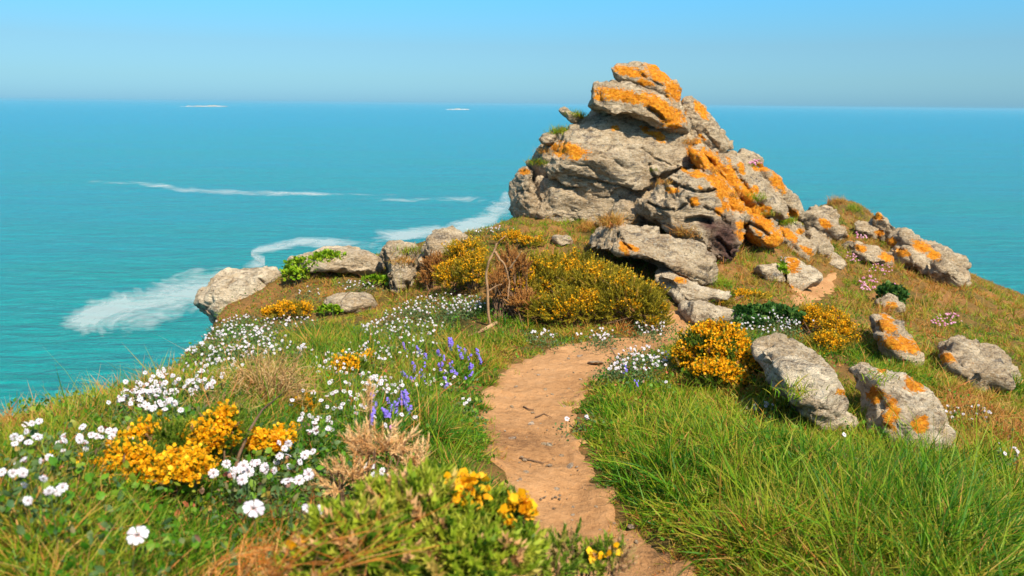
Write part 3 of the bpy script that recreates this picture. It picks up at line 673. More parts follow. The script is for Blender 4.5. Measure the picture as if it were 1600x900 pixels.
# ------------------------------------------------------------------ templates (unit sized: vertices, faces, 'along' value)
def blade(bend, segs=4):
    v, al = [], []
    for k in range(segs):
        t = k / segs; w = .5 * (1 - t) ** .6 if k else .42
        z = t - .25 * bend * t * t; y = bend * t * t * .75
        v += [(-w, y, z), (w, y + .0, z)]; al += [t, t]
    v.append((0, bend * .75, 1 - .25 * bend)); al.append(1)
    f = [(2*k, 2*k+1, 2*k+3, 2*k+2) for k in range(segs - 1)] + [(2*segs-2, 2*segs-1, 2*segs)]
    return np.array(v), f, np.array(al)
BLADES = [blade(b) for b in (.25, .7, 1.15, 1.6)]
LEAF = (np.array([(0, 0, 0), (-.3, .02, .3), (.3, .02, .3), (-.34, .10, .62), (.34, .10, .62), (0, .0, .3), (0, .07, .62), (0, .26, 1.0)]),
        [(0, 5, 1), (0, 2, 5), (1, 5, 6, 3), (5, 2, 4, 6), (3, 6, 7), (6, 4, 7)], np.array([0, .3, .3, .6, .6, .3, .6, 1]))
def sprig(n=26, L=.26, w=.05, seed=1, spread=(.35, 1.1)):
    r = np.random.default_rng(seed); v, f, al = [(-.012, 0, 0), (.012, 0, 0), (0, 0, 1)], [(0, 1, 2)], [0, 0, .6]
    for k in range(n):
        t = .12 + .88 * (k + r.random()) / n; a = k * 2.399 + r.uniform(-.4, .4); th = r.uniform(*spread) * (1.15 - .6 * t)
        l = L * (1.15 - .55 * t) * r.uniform(.7, 1.2); d = np.array([math.cos(a) * math.sin(th), math.sin(a) * math.sin(th), math.cos(th)])
        s = np.array([-math.sin(a), math.cos(a), 0]) * w * .5; b = np.array([0, 0, t]); i = len(v)
        v += [tuple(b - s), tuple(b + s), tuple(b + d * l)]; f.append((i, i + 1, i + 2)); al += [.0, .0, 1]
    return np.array(v), f, np.array(al)
THINSPRIGS = [sprig(24, .42, .055, s, (.5, 1.35)) for s in (7, 8, 9)]
SPRIGS = [sprig(26, .30, .075, s) for s in (1, 2, 3)]
BIGSPRIGS = [sprig(22, .38, .115, s, (.4, 1.3)) for s in (4, 5, 6)]
PEA = (np.array([(0, 0, 0), (-.45, .1, .45), (0, .18, .55), (.45, .1, .45), (-.32, .28, .95), (.32, .28, .95), (-.22, -.3, .55), (.22, -.3, .55), (0, -.15, .75), (-.3, -.12, .2), (.3, -.12, .2)]),
       [(0, 2, 1), (0, 3, 2), (1, 2, 4), (2, 3, 5), (2, 5, 4), (0, 9, 6), (0, 7, 10), (9, 8, 6), (10, 7, 8), (6, 8, 7)], np.zeros(11))
def campion_flower(lod, seed):
    r = np.random.default_rng(seed); v, f, al = [], [], []; g = Geo()
    for k in range(5):
        for h in (-1, 1):
            a = 2 * math.pi * k / 5 + h * .30 + r.uniform(-.06, .06); dr = r.uniform(-.12, .22); L = r.uniform(.9, 1.08)
            def P(rr, da, z): return (rr * math.cos(a + da), rr * math.sin(a + da), z)
            q = [P(.16, 0, 0), P(.55 * L, -.30, .10), P(.93 * L, -.24, .06 - dr * .5), P(1.0 * L, 0, .02 - dr), P(.93 * L, .24, .06 - dr * .5), P(.55 * L, .30, .10), P(.6 * L, 0, .16)]
            g.add(q, [(0, 1, 6), (1, 2, 3, 6), (6, 3, 4, 5), (0, 6, 5)], r.random())
    for k in range(5):                                   # small pale throat
        a = 2 * math.pi * k / 5; g.add([(0, 0, .0), (.12*math.cos(a), .12*math.sin(a), .28), (.12*math.cos(a+.7), .12*math.sin(a+.7), .24)], [(0, 1, 2)], .3)
    n = 7; prof = [(.10, -1.15), (.42, -.95), (.52, -.55), (.34, -.12), (.17, .02)]
    vs = [(rr * math.cos(2*math.pi*k/n), rr * math.sin(2*math.pi*k/n), z) for rr, z in prof for k in range(n)]
    fs = [(i*n+k, i*n+(k+1) % n, (i+1)*n+(k+1) % n, (i+1)*n+k) for i in range(len(prof)-1) for k in range(n)] + [tuple(range(n))[::-1]]
    g.add(vs, fs, r.random(), 0, 1)
    return g.mesh('flower', [M_PETAL, M_CALYX])
FLOWERS = [campion_flower(0, s) for s in (1, 2, 3, 4)]

def ground_under(px, py, h):
    """ground point whose plant top (h above it) shows at the pixel"""
    p = on_ground(px, py)
    for _ in range(3):
        d = np.linalg.norm(p - EYE); p = on_ground(px, min(py + h * F / d * .93, 1500))
    return p

# ------------------------------------------------------------------ sea campion
def campion(label, blobs, h=(.07, .15), s=.0096, leaves=1.0, name='sea_campion', group='sea campion in flower', Y=None):
    pts, hs = [], []
    for px, py, rx, ry, n in blobs:
        n = n if n < 5 else min(int(n * (2.1 if py < 625 else 1.05)), 100)
        for _ in range(n):
            a, r = RNG.uniform(0, 6.283), math.sqrt(RNG.random()) * 1.28; hh = RNG.uniform(*h)
            if Y:
                q = at_depth(px + rx * r * math.cos(a), py + ry * r * math.sin(a), Y); gz = hgt(q[0:1], q[1:2])[0]; pts.append(np.array([q[0], q[1], gz])); hs.append(q[2] - gz); continue
            pts.append(ground_under(px + rx * r * math.cos(a), py + ry * r * math.sin(a), hh)); hs.append(hh)
    pts = np.array(pts); c = pts.mean(0); root = empty(name, c); tag(root, label, 'campion', group)
    g = Geo(); nl = int(len(pts) * 20 * leaves) + 14
    k = RNG.integers(0, len(pts), nl); spread = .07
    P = pts[k] + np.c_[RNG.normal(0, spread, (nl, 2)), np.zeros(nl)]; P[:, 2] = hgt(P[:, 0], P[:, 1]) + RNG.uniform(0, .75, nl) * np.array(hs)[k]
    D = np.c_[RNG.normal(0, .8, (nl, 2)), RNG.uniform(.2, 1, nl)]; sz = RNG.uniform(.012, .026, nl)
    g.scatter(LEAF, frames(D) * (sz[:, None, None] * np.array([.8, 1, 1])[None, None, :]), P - c, np.clip(RNG.normal(.42, .25, nl), 0, 1))
    stems = Geo(); fl = []
    for p, hh in zip(pts, hs):
        q = p + np.array([RNG.normal(0, .015), RNG.normal(-.01, .015), hh])
        tube(g, curve(p - c, q - c, RNG.normal(0, .01, 3), 4), .0011, 3, .55)
        fl.append(q)
    g.build('foliage', [M_CAMPLEAF], root)
    for q in fl:
        d = EYE - q; d /= np.linalg.norm(d); d = d * RNG.uniform(.2, .9) + np.array([.25, -.2, .55]) + RNG.normal(0, .5, 3)
        o = link('flower', random.choice(FLOWERS), root)
        m = Matrix(frames(d[None])[0].tolist()).to_4x4(); k = s * RNG.uniform(.75, 1.15)
        o.matrix_local = Matrix.Translation([float(t) for t in q - c]) @ m @ Matrix.Scale(k, 4)
    return root
campion('white campion strung along the cliff edge right below the pale jutting ledge', [(375,508,40,13,34),(335,522,18,8,12)])
campion('white campion spilling over the cliff edge, nearer than the ledge strip', [(310,541,34,14,36)])
campion('narrow band of white campion on the turf below the ledge strip', [(396,547,36,10,26)])
campion('loose band of campion above the widest white mat at the left edge', [(345,574,38,11,22)])
campion('widest dense white campion mat at the left cliff edge', [(290,594,46,20,46)])
campion('dense white campion mat right at the left edge, above the near golden gorse', [(238,624,36,18,44)])
campion('few white campion flowers in front of the small gorse below the ledge', [(452,502,32,7,14)])
campion('line of white campion across the front of the grassy mound', [(556,446,24,6,12)])
campion('three or so white campion flowers left of the grassy mound', [(482,456,16,6,5)])
campion('thick white campion drift on the slope below the split slab', [(640,505,42,20,40),(600,512,26,12,16)])
campion('white campion crowded below the knobbly boulder and the left gorse', [(692,474,46,13,46),(735,472,20,9,16)])
campion('scattered campion among the bluebells on the left bank', [(652,545,30,12,9),(672,592,34,12,12)])
campion('row of campion on the bank right of the dry twiggy bush', [(545,556,40,9,18)])
campion('campion mixed with the lowest bluebells beside the bleached sprig', [(604,602,24,12,18)])
campion('campion left of the bleached sprig on the bank', [(545,630,28,13,16)], s=.0115)
campion('ragged campion clump on the bank above the bleached sprigs', [(505,660,30,15,18)], s=.0115)
campion('campion beside the small strip of near gorse', [(452,692,24,12,14)], s=.0115)
campion('pair of white campion flowers nodding right of the single pink thrift', [(725,627,9,4,5)])
campion('near pink cupped campion on thin stems left of centre', [(378,744,26,10,8)], (.1, .2), .0145)
campion('near campion with one broad open white flower', [(440,746,1,1,1),(470,742,10,5,2)], s=.0145, Y=1.65)
campion('largest round white campion flower in the foreground', [(395,799,1,1,1)], s=.0185, leaves=2, Y=1.25)
campion('second large campion flower at the lower left corner', [(228,828,1,1,1)], s=.0165, leaves=2, Y=1.2)
campion('blurred campion flower at the edge of the green foreground gorse', [(490,792,4,6,2)], s=.0125, leaves=2, Y=1.3)
campion('small campion flowers peeping over the foreground gorse', [(578,735,14,8,4),(612,744,6,4,3)], (.1, .2), .0115)
campion('campion under the middle of the big gorse bush', [(850,521,24,8,8)])
campion('campion where the turf meets the top of the path', [(928,521,24,8,12)])
campion('white campion at the right end of the big gorse bush', [(1018,502,20,18,26)])
campion('pinkish white campion clump bulging over the right edge of the path', [(1002,560,36,15,40),(962,572,10,9,8)], (.08, .16))
campion('lone pair of campion flowers at the right path edge', [(915,650,6,4,2),(888,652,4,3,1)], (.06, .1), .014)
campion('single campion flower in the grass below the right hand gorse', [(1040,598,1,1,1)], (.1, .12), .013)
campion('white campion growing through the dark leafy shrub', [(1195,502,44,14,30),(1240,500,26,10,12)], (.1, .2))
campion('tiny white campion high on the slope right of the outcrop', [(1226,414,10,10,10)], (.04, .1))
campion('campion at the lower left foot of the long pale rock', [(1196,632,16,10,10)], (.04, .1))
campion('single white flower among tall grass in front of the long pale rock', [(1312,692,2,2,1)], (.16, .2), .014)
campion('campion along the turf left of the outcrop foot', [(760,358,36,4,14)], (.04, .09))
campion('white campion mat running down the far left slope', [(120,690,66,22,30)])
campion('nearer campion mat at the far left of the bank', [(40,745,44,18,12)], s=.009)
campion('loose campion below the far left mats', [(110,775,34,12,5)], (.1, .16), .010)
campion('campion on the open slope at the far right', [(1505,645,34,10,16)], (.05, .12))
campion('campion tuft in the grass at the right edge', [(1565,705,20,10,9)], (.1, .18))

campion('thin scatter of campion filling the turf between the white mats on the left', [(385,520,30,10,12),(265,640,30,8,10),(420,530,30,10,12)])
campion('scattered campion between the drift and the dry twiggy bush', [(590,545,36,14,16),(520,575,30,10,10)])
campion('pinkish campion buds around the narrow golden strip of gorse', [(470,720,34,10,9),(420,730,26,8,6)], (.08,.16), .0125)
campion('loose campion scattered downhill from the bluebells towards the bleached sprigs', [(560,595,40,14,12),(500,625,34,14,9),(620,650,26,12,7)], s=.0105)
campion('sparse campion in the turf above the dry twiggy bush', [(450,545,34,10,10)])
# ------------------------------------------------------------------ gorse and other bushes
def lobe_points(lobes, n, lo=.72, hi=1.05, rough=.28):
    """points and outward directions on uneven mounds; lobes: px, py, rx, ry (photo), Y or None"""
    L = []
    for l in lobes:
        px, py, rx, ry = l[:4]
        Y = l[4] if len(l) > 4 else on_ground(px, py + ry * .9)[1]
        c = at_depth(px, py, Y); d = np.linalg.norm(c - EYE); a, b = rx * d / F, ry * d / F
        L.append((c, a, max(min(a, 1.1 * b) * .85, .05), b))
    wts = np.array([a * (b + t) for _, a, t, b in L]); wts /= wts.sum()
    P, D = [], []
    for (c, a, t, b), wt in zip(L, wts):
        m = max(4, int(n * wt)); u = RNG.normal(size=(m, 3)); u /= np.linalg.norm(u, axis=1, keepdims=True)
        u[:, 2] = np.where(u[:, 2] < -.35, -u[:, 2], u[:, 2])
        r = (1 + rough * fbm(u * 2.2 + c[None] * 3, 3) + .12 * fbm(u * 7 + c[None], 2)) * RNG.uniform(lo, hi, m)
        P.append(c + u * r[:, None] * np.array([a, t, b])); D.append(u)
    P, D = np.concatenate(P), np.concatenate(D)
    keep = P[:, 2] > hgt(P[:, 0], P[:, 1]) - .02
    return P[keep], D[keep], L
def bush(label, lobes, n, size, bloom, m_leaf, name='gorse_bush', cat='gorse', group='gorse bushes', sprigs=None, bl=.014, stems=26, dark=.0, up=.7, per=7, tint=(.45, .25)):
    P, D, L = lobe_points(lobes, n); c0 = np.mean([l[0] for l in L], 0); c0[2] = hgt(np.array([c0[0]]), np.array([c0[1]]))[0]
    root = empty(name, c0); tag(root, label, cat, group)
    dirs = D + np.array([0, 0, up]) + RNG.normal(0, .35, D.shape); fr = frames(dirs); sz = size * RNG.uniform(.6, 1.25, len(P))
    clump = fbm(P * 5, 2); tn = np.clip(RNG.normal(tint[0], tint[1], len(P)) + .35 * clump, 0, 1)
    g = Geo(); sp = sprigs or SPRIGS; which = RNG.integers(0, len(sp), len(P))
    for k in range(len(sp)):
        m = which == k; g.scatter(sp[k], fr[m] * sz[m][:, None, None], P[m] - c0 - fr[m][:, :, 2] * sz[m][:, None] * .5, tn[m])
    g.build('foliage', [m_leaf], root)
    if stems:
        g = Geo()
        for k in RNG.integers(0, len(P), stems):
            l = L[RNG.integers(0, len(L))]; b = np.array([l[0][0] + RNG.normal(0, l[1] * .25), l[0][1] + RNG.normal(0, .05), 0]); b[2] = hgt(b[0:1], b[1:2])[0] - .02
            tube(g, curve(b - c0, P[k] - c0, RNG.normal(0, .06, 3) * l[3] * 2, 6), np.linspace(.010, .003, 6) * (size / .12), 5)
        g.build('branches', [M_DKBARK], root)
    if bloom > 0:
        w = fbm(P * 6.5 + 31, 2) + .35 * D[:, 2] - .25 * D[:, 1]
        k = np.argsort(-w + RNG.normal(0, .12, len(w)))[:max(1, int(len(P) * bloom))]
        kk = np.repeat(k, per); t = RNG.uniform(.05, .55, len(kk))
        pos = P[kk] - c0 + fr[kk][:, :, 2] * (sz[kk] * (t - .0))[:, None] + RNG.normal(0, size * .11, (len(kk), 3))
        dd = fr[kk][:, :, 2] * .6 + RNG.normal(0, .8, (len(kk), 3)) + np.array([0, -.3, .3])
        g = Geo(); g.scatter(PEA, frames(dd) * (bl * RNG.uniform(.7, 1.2, len(kk)))[:, None, None], pos, np.clip(RNG.normal(.5, .3, len(kk)), 0, 1))
        g.build('blossoms', [M_BLOSSOM], root)
    return root
bush('big olive gorse bush in front of the outcrop, thinly flowered', [(812,462,34,36),(838,446,54,44),(885,440,62,40),(940,458,62,42),(985,474,48,38),(1018,494,28,28),(900,486,74,30)], 4600, .105, .17, M_GORSE, stems=40, per=6)
bush('yellow flowering gorse bush in front of the knobbly pale boulder', [(728,404,34,26),(708,436,28,24),(742,430,28,30)], 1000, .10, .42, M_GORSE)
bush('rust brown dead gorse on the left flank of the yellow gorse', [(686,420,26,22),(672,436,16,14)], 420, .10, 0, M_DEADG, name='dead_gorse', group='dead gorse')
DEAD = bush('tangled brown dead gorse with pale bare limbs, left of the big gorse', [(800,434,28,44,6.75),(778,456,18,32,6.6),(818,476,22,20,6.55)], 620, .10, 0, M_DEADG, name='dead_gorse', group='dead gorse', stems=70)
bush('patch of yellow gorse on the skyline left of the outcrop foot', [(800,374,26,9),(830,380,20,8)], 300, .08, .45, M_GORSE, stems=8)
bush('bright yellow gorse clump right of the path', [(1112,552,44,40),(1152,572,34,28),(1080,566,26,28),(1120,592,44,20)], 1700, .085, .42, M_GORSE_G, bl=.017)
bush('yellow gorse clump right of the dark leafy shrub', [(1270,503,34,20),(1308,524,24,24),(1240,498,16,10),(1290,540,28,16)], 900, .085, .45, M_GORSE)
bush('low sprawl of gorse with few flowers beside the flat slab', [(1165,464,34,7),(1120,474,26,5)], 240, .08, .25, M_GORSE, stems=8)
bush('small deep yellow gorse on the turf below the pale ledge', [(455,487,28,13),(425,492,14,9)], 420, .075, .6, M_GORSE, stems=10)
bush('dark gorse with yellow sprays beside the dry twiggy bush', [(550,580,24,18),(575,570,12,12)], 380, .075, .4, M_GORSE_G, stems=10)
bush('yellow gorse spray reaching left under the dry twiggy bush', [(492,600,28,9),(470,640,30,10)], 300, .07, .4, M_GORSE_G, stems=8)
bush('near mound of dense golden gorse at the left', [(255,698,56,32,1.95),(345,676,36,30,2.05),(212,728,44,28,1.8),(285,738,34,18,1.75),(300,694,40,28,2.0)], 1800, .046, .36, M_GORSE_G, bl=.012, per=5)
bush('golden gorse continuing beyond the near mound at the far left', [(120,748,60,24,1.75),(40,775,44,20,1.7)], 800, .046, .35, M_GORSE_G, bl=.0125, per=6)
bush('narrow golden strip of gorse right of the near mound', [(420,692,30,9,2.2),(445,684,14,8,2.25)], 260, .046, .55, M_GORSE_G, bl=.0125, stems=8)
bush('green spiny gorse filling the foreground with a few yellow flowers', [(640,828,80,52,1.25),(560,872,74,50,1.15),(742,826,48,46,1.35),(700,890,110,50,1.2),(800,880,34,44,1.3),(668,780,30,24,1.35),(500,905,50,34,1.15)], 1500, .074, .012, M_GORSE_F,
     sprigs=BIGSPRIGS, bl=.017, stems=60, per=4, tint=(.5, .3))
bush('yellow tipped gorse sprig over the left edge of the path', [(728,782,20,16,1.3),(812,806,12,12,1.3)], 46, .05, .5, M_GORSE_G, sprigs=BIGSPRIGS, bl=.018, stems=6, per=6, name='gorse_sprig')
bush('low half dead gorse at the foot of the path', [(878,868,40,26,1.5),(945,880,46,22,1.5),(850,895,40,26,1.4)], 170, .055, .03, M_GORSE_G, sprigs=BIGSPRIGS, bl=.015, stems=40, per=3, tint=(.82, .2))
bush('spray of bleached dead gorse sprigs behind the green foreground gorse', [(592,704,50,28,1.75),(644,724,30,18,1.75),(540,748,38,20,1.65)], 80, .07, 0, M_TAN, name='dead_gorse', group='dead gorse', sprigs=THINSPRIGS, stems=24)
bush('tall pale dead sprig standing up among the lowest bluebells', [(574,642,6,32,1.85),(564,690,16,18,1.8)], 24, .055, 0, M_TAN, name='dead_gorse', group='dead gorse', sprigs=THINSPRIGS, stems=8, up=1.5)
# bare limbs of the dead gorse
c0 = np.array(DEAD.location); Yd = on_ground(768, 505)[1] - .05
for pl, r0, r1 in (([(766,512),(763,486),(762,458),(759,430),(764,408),(773,392),(776,380)], .013, .009), ([(773,393),(780,404),(790,416),(796,442),(793,470)], .012, .005),
               ([(796,420),(806,406),(815,392)], .010, .003), ([(775,384),(783,374),(790,368)], .009, .003), ([(762,456),(775,447),(784,444)], .009, .004)):
    p = np.array([at_depth(x, y, Yd + RNG.uniform(-.04, .04)) for x, y in pl]); t = np.linspace(0, 1, len(p)); tt = np.linspace(0, 1, 16)
    g = Geo(); tube(g, np.stack([np.interp(tt, t, p[:, k]) for k in range(3)], 1) - c0 + .006 * fbm(np.c_[tt * 9, tt * 0, tt * 0 + r0 * 900], 2)[:, None], np.linspace(r0, r1, 16), 7)
    g.build('limb', [M_BARK], DEAD, shade=True)
g = Geo(); p = np.array([on_ground(x, y) + np.array([0, 0, .015]) for x, y in [(776,507),(764,514),(750,521),(738,526),(724,530)]])
tube(g, p - p[0], [.016, .018, .015, .012, .006], 7); o = g.build('fallen_branch', [M_BARK], shade=True); o.location = p[0].tolist(); tag(o, 'pale fallen branch lying on the turf below the dead gorse', 'branch')

def twigs(label, name, px, py, rx, ry, n, rad, material, base_px, Y, group=None, cat='dry bush', flop=.3, stem=None):
    b = at_depth(base_px[0], base_px[1], Y); b[2] = hgt(b[0:1], b[1:2])[0]; root = empty(name, b); tag(root, label, cat, group); g = Geo()
    for _ in range(n):
        a = RNG.uniform(0, 6.283); r = RNG.uniform(.55, 1.05)
        e = at_depth(px + rx * r * math.cos(a), py + ry * r * math.sin(a), Y + RNG.uniform(-.2, .25)); e[2] = max(e[2], hgt(e[0:1], e[1:2])[0] + .01)
        s0 = b + RNG.normal(0, .03, 3) * np.array([1, 1, 0]); mid = np.array([0, 0, RNG.uniform(.0, flop)]) * np.linalg.norm(e - b) + RNG.normal(0, .03, 3)
        pts = curve(s0 - b, e - b, mid, 8); tube(g, pts, np.linspace(rad, rad * .35, 8), 4, RNG.random())
        for _k in range(4):
            i = RNG.integers(3, 7); d = pts[i] - pts[i-1]; L = np.linalg.norm(e - b) * RNG.uniform(.15, .4); q = pts[i] + d / np.linalg.norm(d) * L + RNG.normal(0, L * .28, 3)
            tube(g, curve(pts[i], q, RNG.normal(0, .02, 3), 4), np.linspace(rad * .55, rad * .2, 4), 3, RNG.random())
    g.build('twigs', [material], root)
    if stem:
        g = Geo(); p = np.array([at_depth(x, y, yy) for x, y, yy in stem]); tube(g, p - b, np.linspace(.0062, .0025, len(p)), 6); g.build('stem', [M_DKBARK], root, shade=True)
    return root
twigs('dry tan twiggy bush on the bank above the near golden gorse', 'dry_bush', 420, 600, 74, 44, 170, .0021, M_DRYT, (425, 652), 3.0, stem=[(366,745,1.9),(373,712,2.0),(390,672,2.1),(410,640,2.35),(440,616,2.6)])
twigs('fan of rusty dead stalks bending over at the lower left', 'dead_stalks', 500, 860, 125, 28, 80, .0016, M_RUSTY, (335, 905), 1.2, cat='dead stalks', flop=.16)
twigs('wispy dry stalks behind the near mound of golden gorse', 'dry_bush', 340, 640, 60, 24, 40, .0015, M_DRYT, (345, 670), 2.6)

def leafy(label, lobes, n, size, m_leaf, name='leafy_shrub'):
    P, D, L = lobe_points(lobes, n, .8, 1.05, .35); c0 = np.mean([l[0] for l in L], 0); root = empty(name, c0); tag(root, label, 'shrub', 'leafy shrubs')
    d = D * .6 + RNG.normal(0, .5, D.shape) + np.array([0, -.2, .35]); sz = size * RNG.uniform(.6, 1.3, len(P))
    g = Geo(); g.scatter(LEAF, frames(d) * sz[:, None, None] * np.array([1.25, 1, 1])[None, None, :], P - c0, np.clip(RNG.normal(.5, .25, len(P)) + .3 * fbm(P * 4, 2), 0, 1)); g.build('foliage', [m_leaf], root)
    g = Geo()
    for k in RNG.integers(0, len(P), 16):
        l = L[RNG.integers(0, len(L))]; b = l[0].copy(); b[2] = hgt(b[0:1], b[1:2])[0]; tube(g, curve(b - c0, P[k] - c0, RNG.normal(0, .03, 3), 5), np.linspace(.006, .002, 5), 4)
    g.build('branches', [M_DKBARK], root); return root
leafy('bright green leafy shrub draped over the long flat rock', [(484,416,34,13,8.95),(514,404,26,10,9.0),(462,430,18,11,8.9)], 1300, .040, M_IVY)
leafy('dark green leafy shrub dotted with white, above the long pale rock', [(1195,496,46,15),(1235,500,24,12),(1175,508,24,10)], 1300, .05, M_DKLEAF)
leafy('small dark green shrub on the right hand slope', [(1392,465,16,14)], 300, .07, M_DKLEAF)
leafy('low green leafy patch beside the flowers on the upper slope', [(1222,426,16,9)], 260, .05, M_IVY)
leafy('bright leafy patch on the shelf below the green mound', [(588,440,20,8),(515,486,18,7)], 360, .04, M_IVY)

# ------------------------------------------------------------------ bluebells and thrift
def bell_mesh():
    n = 6; prof = [(.1, 0), (.34, .12), (.36, .5), (.40, .75), (.62, .95)]; g = Geo()
    g.add([(r * math.cos(2*math.pi*k/n) * (1 if i < 4 or k % 1 == 0 else .8), r * math.sin(2*math.pi*k/n), -z) for i, (r, z) in enumerate(prof) for k in range(n)],
          [(i*n+k, i*n+(k+1) % n, (i+1)*n+(k+1) % n, (i+1)*n+k) for i in range(4) for k in range(n)], .5)
    return g.mesh('flower', [M_BLUE], shade=True)
BELL = bell_mesh()
def bluebell(px, py, label, k=1.0, nb=7):
    h = .15 * k; b = ground_under(px, py + 6, h); root = empty('bluebell', b); tag(root, label, 'bluebell', 'bluebells on the left bank' if px < 900 else 'bluebells right of the path')
    lean = np.array([RNG.normal(0, .03), RNG.normal(-.01, .02), h]); st = curve((0, 0, 0), lean, RNG.normal(0, .012, 3), 8)
    g = Geo(); tube(g, st, np.linspace(.0025, .0012, 8), 4, .3); g.build('stem', [M_HERB], root)
    for _ in range(4):
        g = Geo(); a = RNG.uniform(0, 6.283); d = np.array([[math.cos(a), math.sin(a), 1.2]])
        g.scatter(BLADES[2], frames(d, np.array([a])) * np.array([.014, 1.0 * h, 1.0 * h])[None, None, :], np.zeros((1, 3)), np.array([.2])); g.build('leaf', [M_HERB], root)
    for i in range(nb):
        t = .64 + .36 * i / max(1, nb - 1); p = np.array([np.interp(t, np.linspace(0, 1, 8), st[:, q]) for q in range(3)]); a = RNG.uniform(0, 6.283)
        o = link('flower', BELL, root); s_ = .0185 * k * RNG.uniform(.85, 1.15)
        o.matrix_local = Matrix.Translation([float(x) for x in p + np.array([math.cos(a), math.sin(a), 0]) * .014]) @ Matrix.Rotation(RNG.uniform(.2, .8), 4, (-math.sin(a), math.cos(a), 0)) @ Matrix.Scale(s_, 4)
SB = 'violet blue bluebell in a loose drift on the left bank beside the path'
bluebell(705,522,'tallest fullest bluebell at the top of the drift', 1.15, 12); bluebell(697,530,'shorter bluebell leaning close against the tallest fullest one', .9, 8)
for q in [(645,530),(664,548),(661,562),(635,574),(652,575),(697,562),(720,568),(734,558),(717,543),(736,533),(745,538),(690,538),(728,548),(678,552),(708,556),(645,560),(670,575),(688,580),(726,575),(742,552),(655,536)]: bluebell(*q, SB, RNG.uniform(.8, 1.0), int(RNG.integers(4, 6)))
SB2 = 'large bluebell at the near end of the drift among white campion'
for q in [(617,606),(600,624),(641,622),(581,608),(590,630),(612,632),(628,612),(606,616)]: bluebell(*q, SB2, 1.0, 6)
bluebell(976,566,'pale bluebell among the campion at the right path edge', .8, 5); bluebell(983,588,'deep blue bluebell head low in the grass right of the path', .6, 5)

PUFF = [(0, 0, 1)] + [(.8*math.cos(a), .8*math.sin(a), .55) for a in np.arange(6)*1.0472] + [(math.cos(a), math.sin(a), -.1) for a in np.arange(6)*1.0472+.5] + [(0, 0, -.55)]
PUFFT = (np.array(PUFF), [(0, 1+k, 1+(k+1) % 6) for k in range(6)] + [(1+k, 7+k, 1+(k+1) % 6) for k in range(6)] + [(1+(k+1) % 6, 7+k, 7+(k+1) % 6) for k in range(6)] + [(7+k, 13, 7+(k+1) % 6) for k in range(6)], np.zeros(14))
def thrift(label, px, py, rx, ry, n, h=.08, s=.012, on=None):
    pts = []
    for _ in range(n):
        a, r = RNG.uniform(0, 6.283), math.sqrt(RNG.random()); pts.append(ground_under(px + rx*r*math.cos(a), py + ry*r*math.sin(a), h) if on is None else scene_hit(px + rx*r*math.cos(a), py + ry*r*math.sin(a)))
    pts = np.array(pts); c = pts.mean(0); root = empty('thrift', c); tag(root, label, 'thrift', 'pink thrift')
    g = Geo(); kk = np.repeat(np.arange(n), 14); P = pts[kk] + np.c_[RNG.normal(0, .03, (len(kk), 2)), np.zeros(len(kk))]
    hh = h * RNG.uniform(.3, .8, len(kk)); d = np.c_[RNG.normal(0, .4, (len(kk), 2)), np.ones(len(kk))]
    g.scatter(BLADES[1], frames(d) * np.c_[np.full(len(kk), .004), hh, hh][:, None, :], P - c, RNG.uniform(.1, .6, len(kk)))
    st, bl = g, Geo(); top = pts + np.c_[RNG.normal(0, .01, (n, 2)), h * RNG.uniform(.7, 1.2, n)]
    for a, b in zip(pts, top): tube(st, [a - c, b - c], .0012, 3, .4)
    g.build('foliage', [M_GRASS], root)
    bl.scatter(PUFFT, frames(np.c_[RNG.normal(0, .2, (n, 2)), np.ones(n)]) * (s * RNG.uniform(.8, 1.2, n))[:, None, None], top - c, RNG.random(n)); bl.build('blossoms', [M_PINK], root)
def scene_hit(px, py):
    d = Vector(ray(px, py)).normalized(); best = None
    for t in BVHS:
        h = t.ray_cast(Vector(EYE), d)
        if h[0] is not None and (best is None or h[3] < best[1]): best = (h[0], h[3])
    return np.array(best[0]) if best else on_ground(px, py)
bpy.context.view_layer.update()
def tree_of(o):
    mw = o.matrix_world; return BVHTree.FromPolygons([mw @ v.co for v in o.data.vertices], [p.vertices[:] for p in o.data.polygons])
BVHS = [tree_of(o) for o in ROCKS] + [tree_of(GROUND)]
thrift('single pink thrift head standing in the grass left of the path', 612, 682, 2, 1, 1, .12, .014)
thrift('reddish pink thrift at the very edge of the left cliff', 222, 602, 14, 10, 26, .05, .014)
thrift('pink thrift below the small cap stone on the right skyline', 1180, 258, 10, 4, 22, .04, .016, 1)
thrift('pink thrift below the dark blocky rock on the far hump', 1278, 352, 14, 8, 34, .05, .018)
thrift('pink thrift in the grass between the far hump rocks', 1345, 368, 12, 6, 26, .05, .018)
thrift('upper pink thrift drift on the right hand slope', 1355, 442, 16, 12, 44, .05, .014)
thrift('pink thrift drift at the edge of the steep right slope', 1392, 452, 14, 8, 40, .05, .014)
thrift('thin line of pink thrift above the small dark green shrub', 1375, 420, 20, 10, 30, .05, .013)
thrift('pink thrift below the small dark green shrub', 1398, 590, 14, 8, 22, .05, .012)
thrift('pale pink thrift beside the upper dirt patch', 1335, 402, 14, 8, 24, .05, .013)
thrift('pink thrift cushion on the far right slope', 1480, 500, 26, 10, 40, .05, .014)

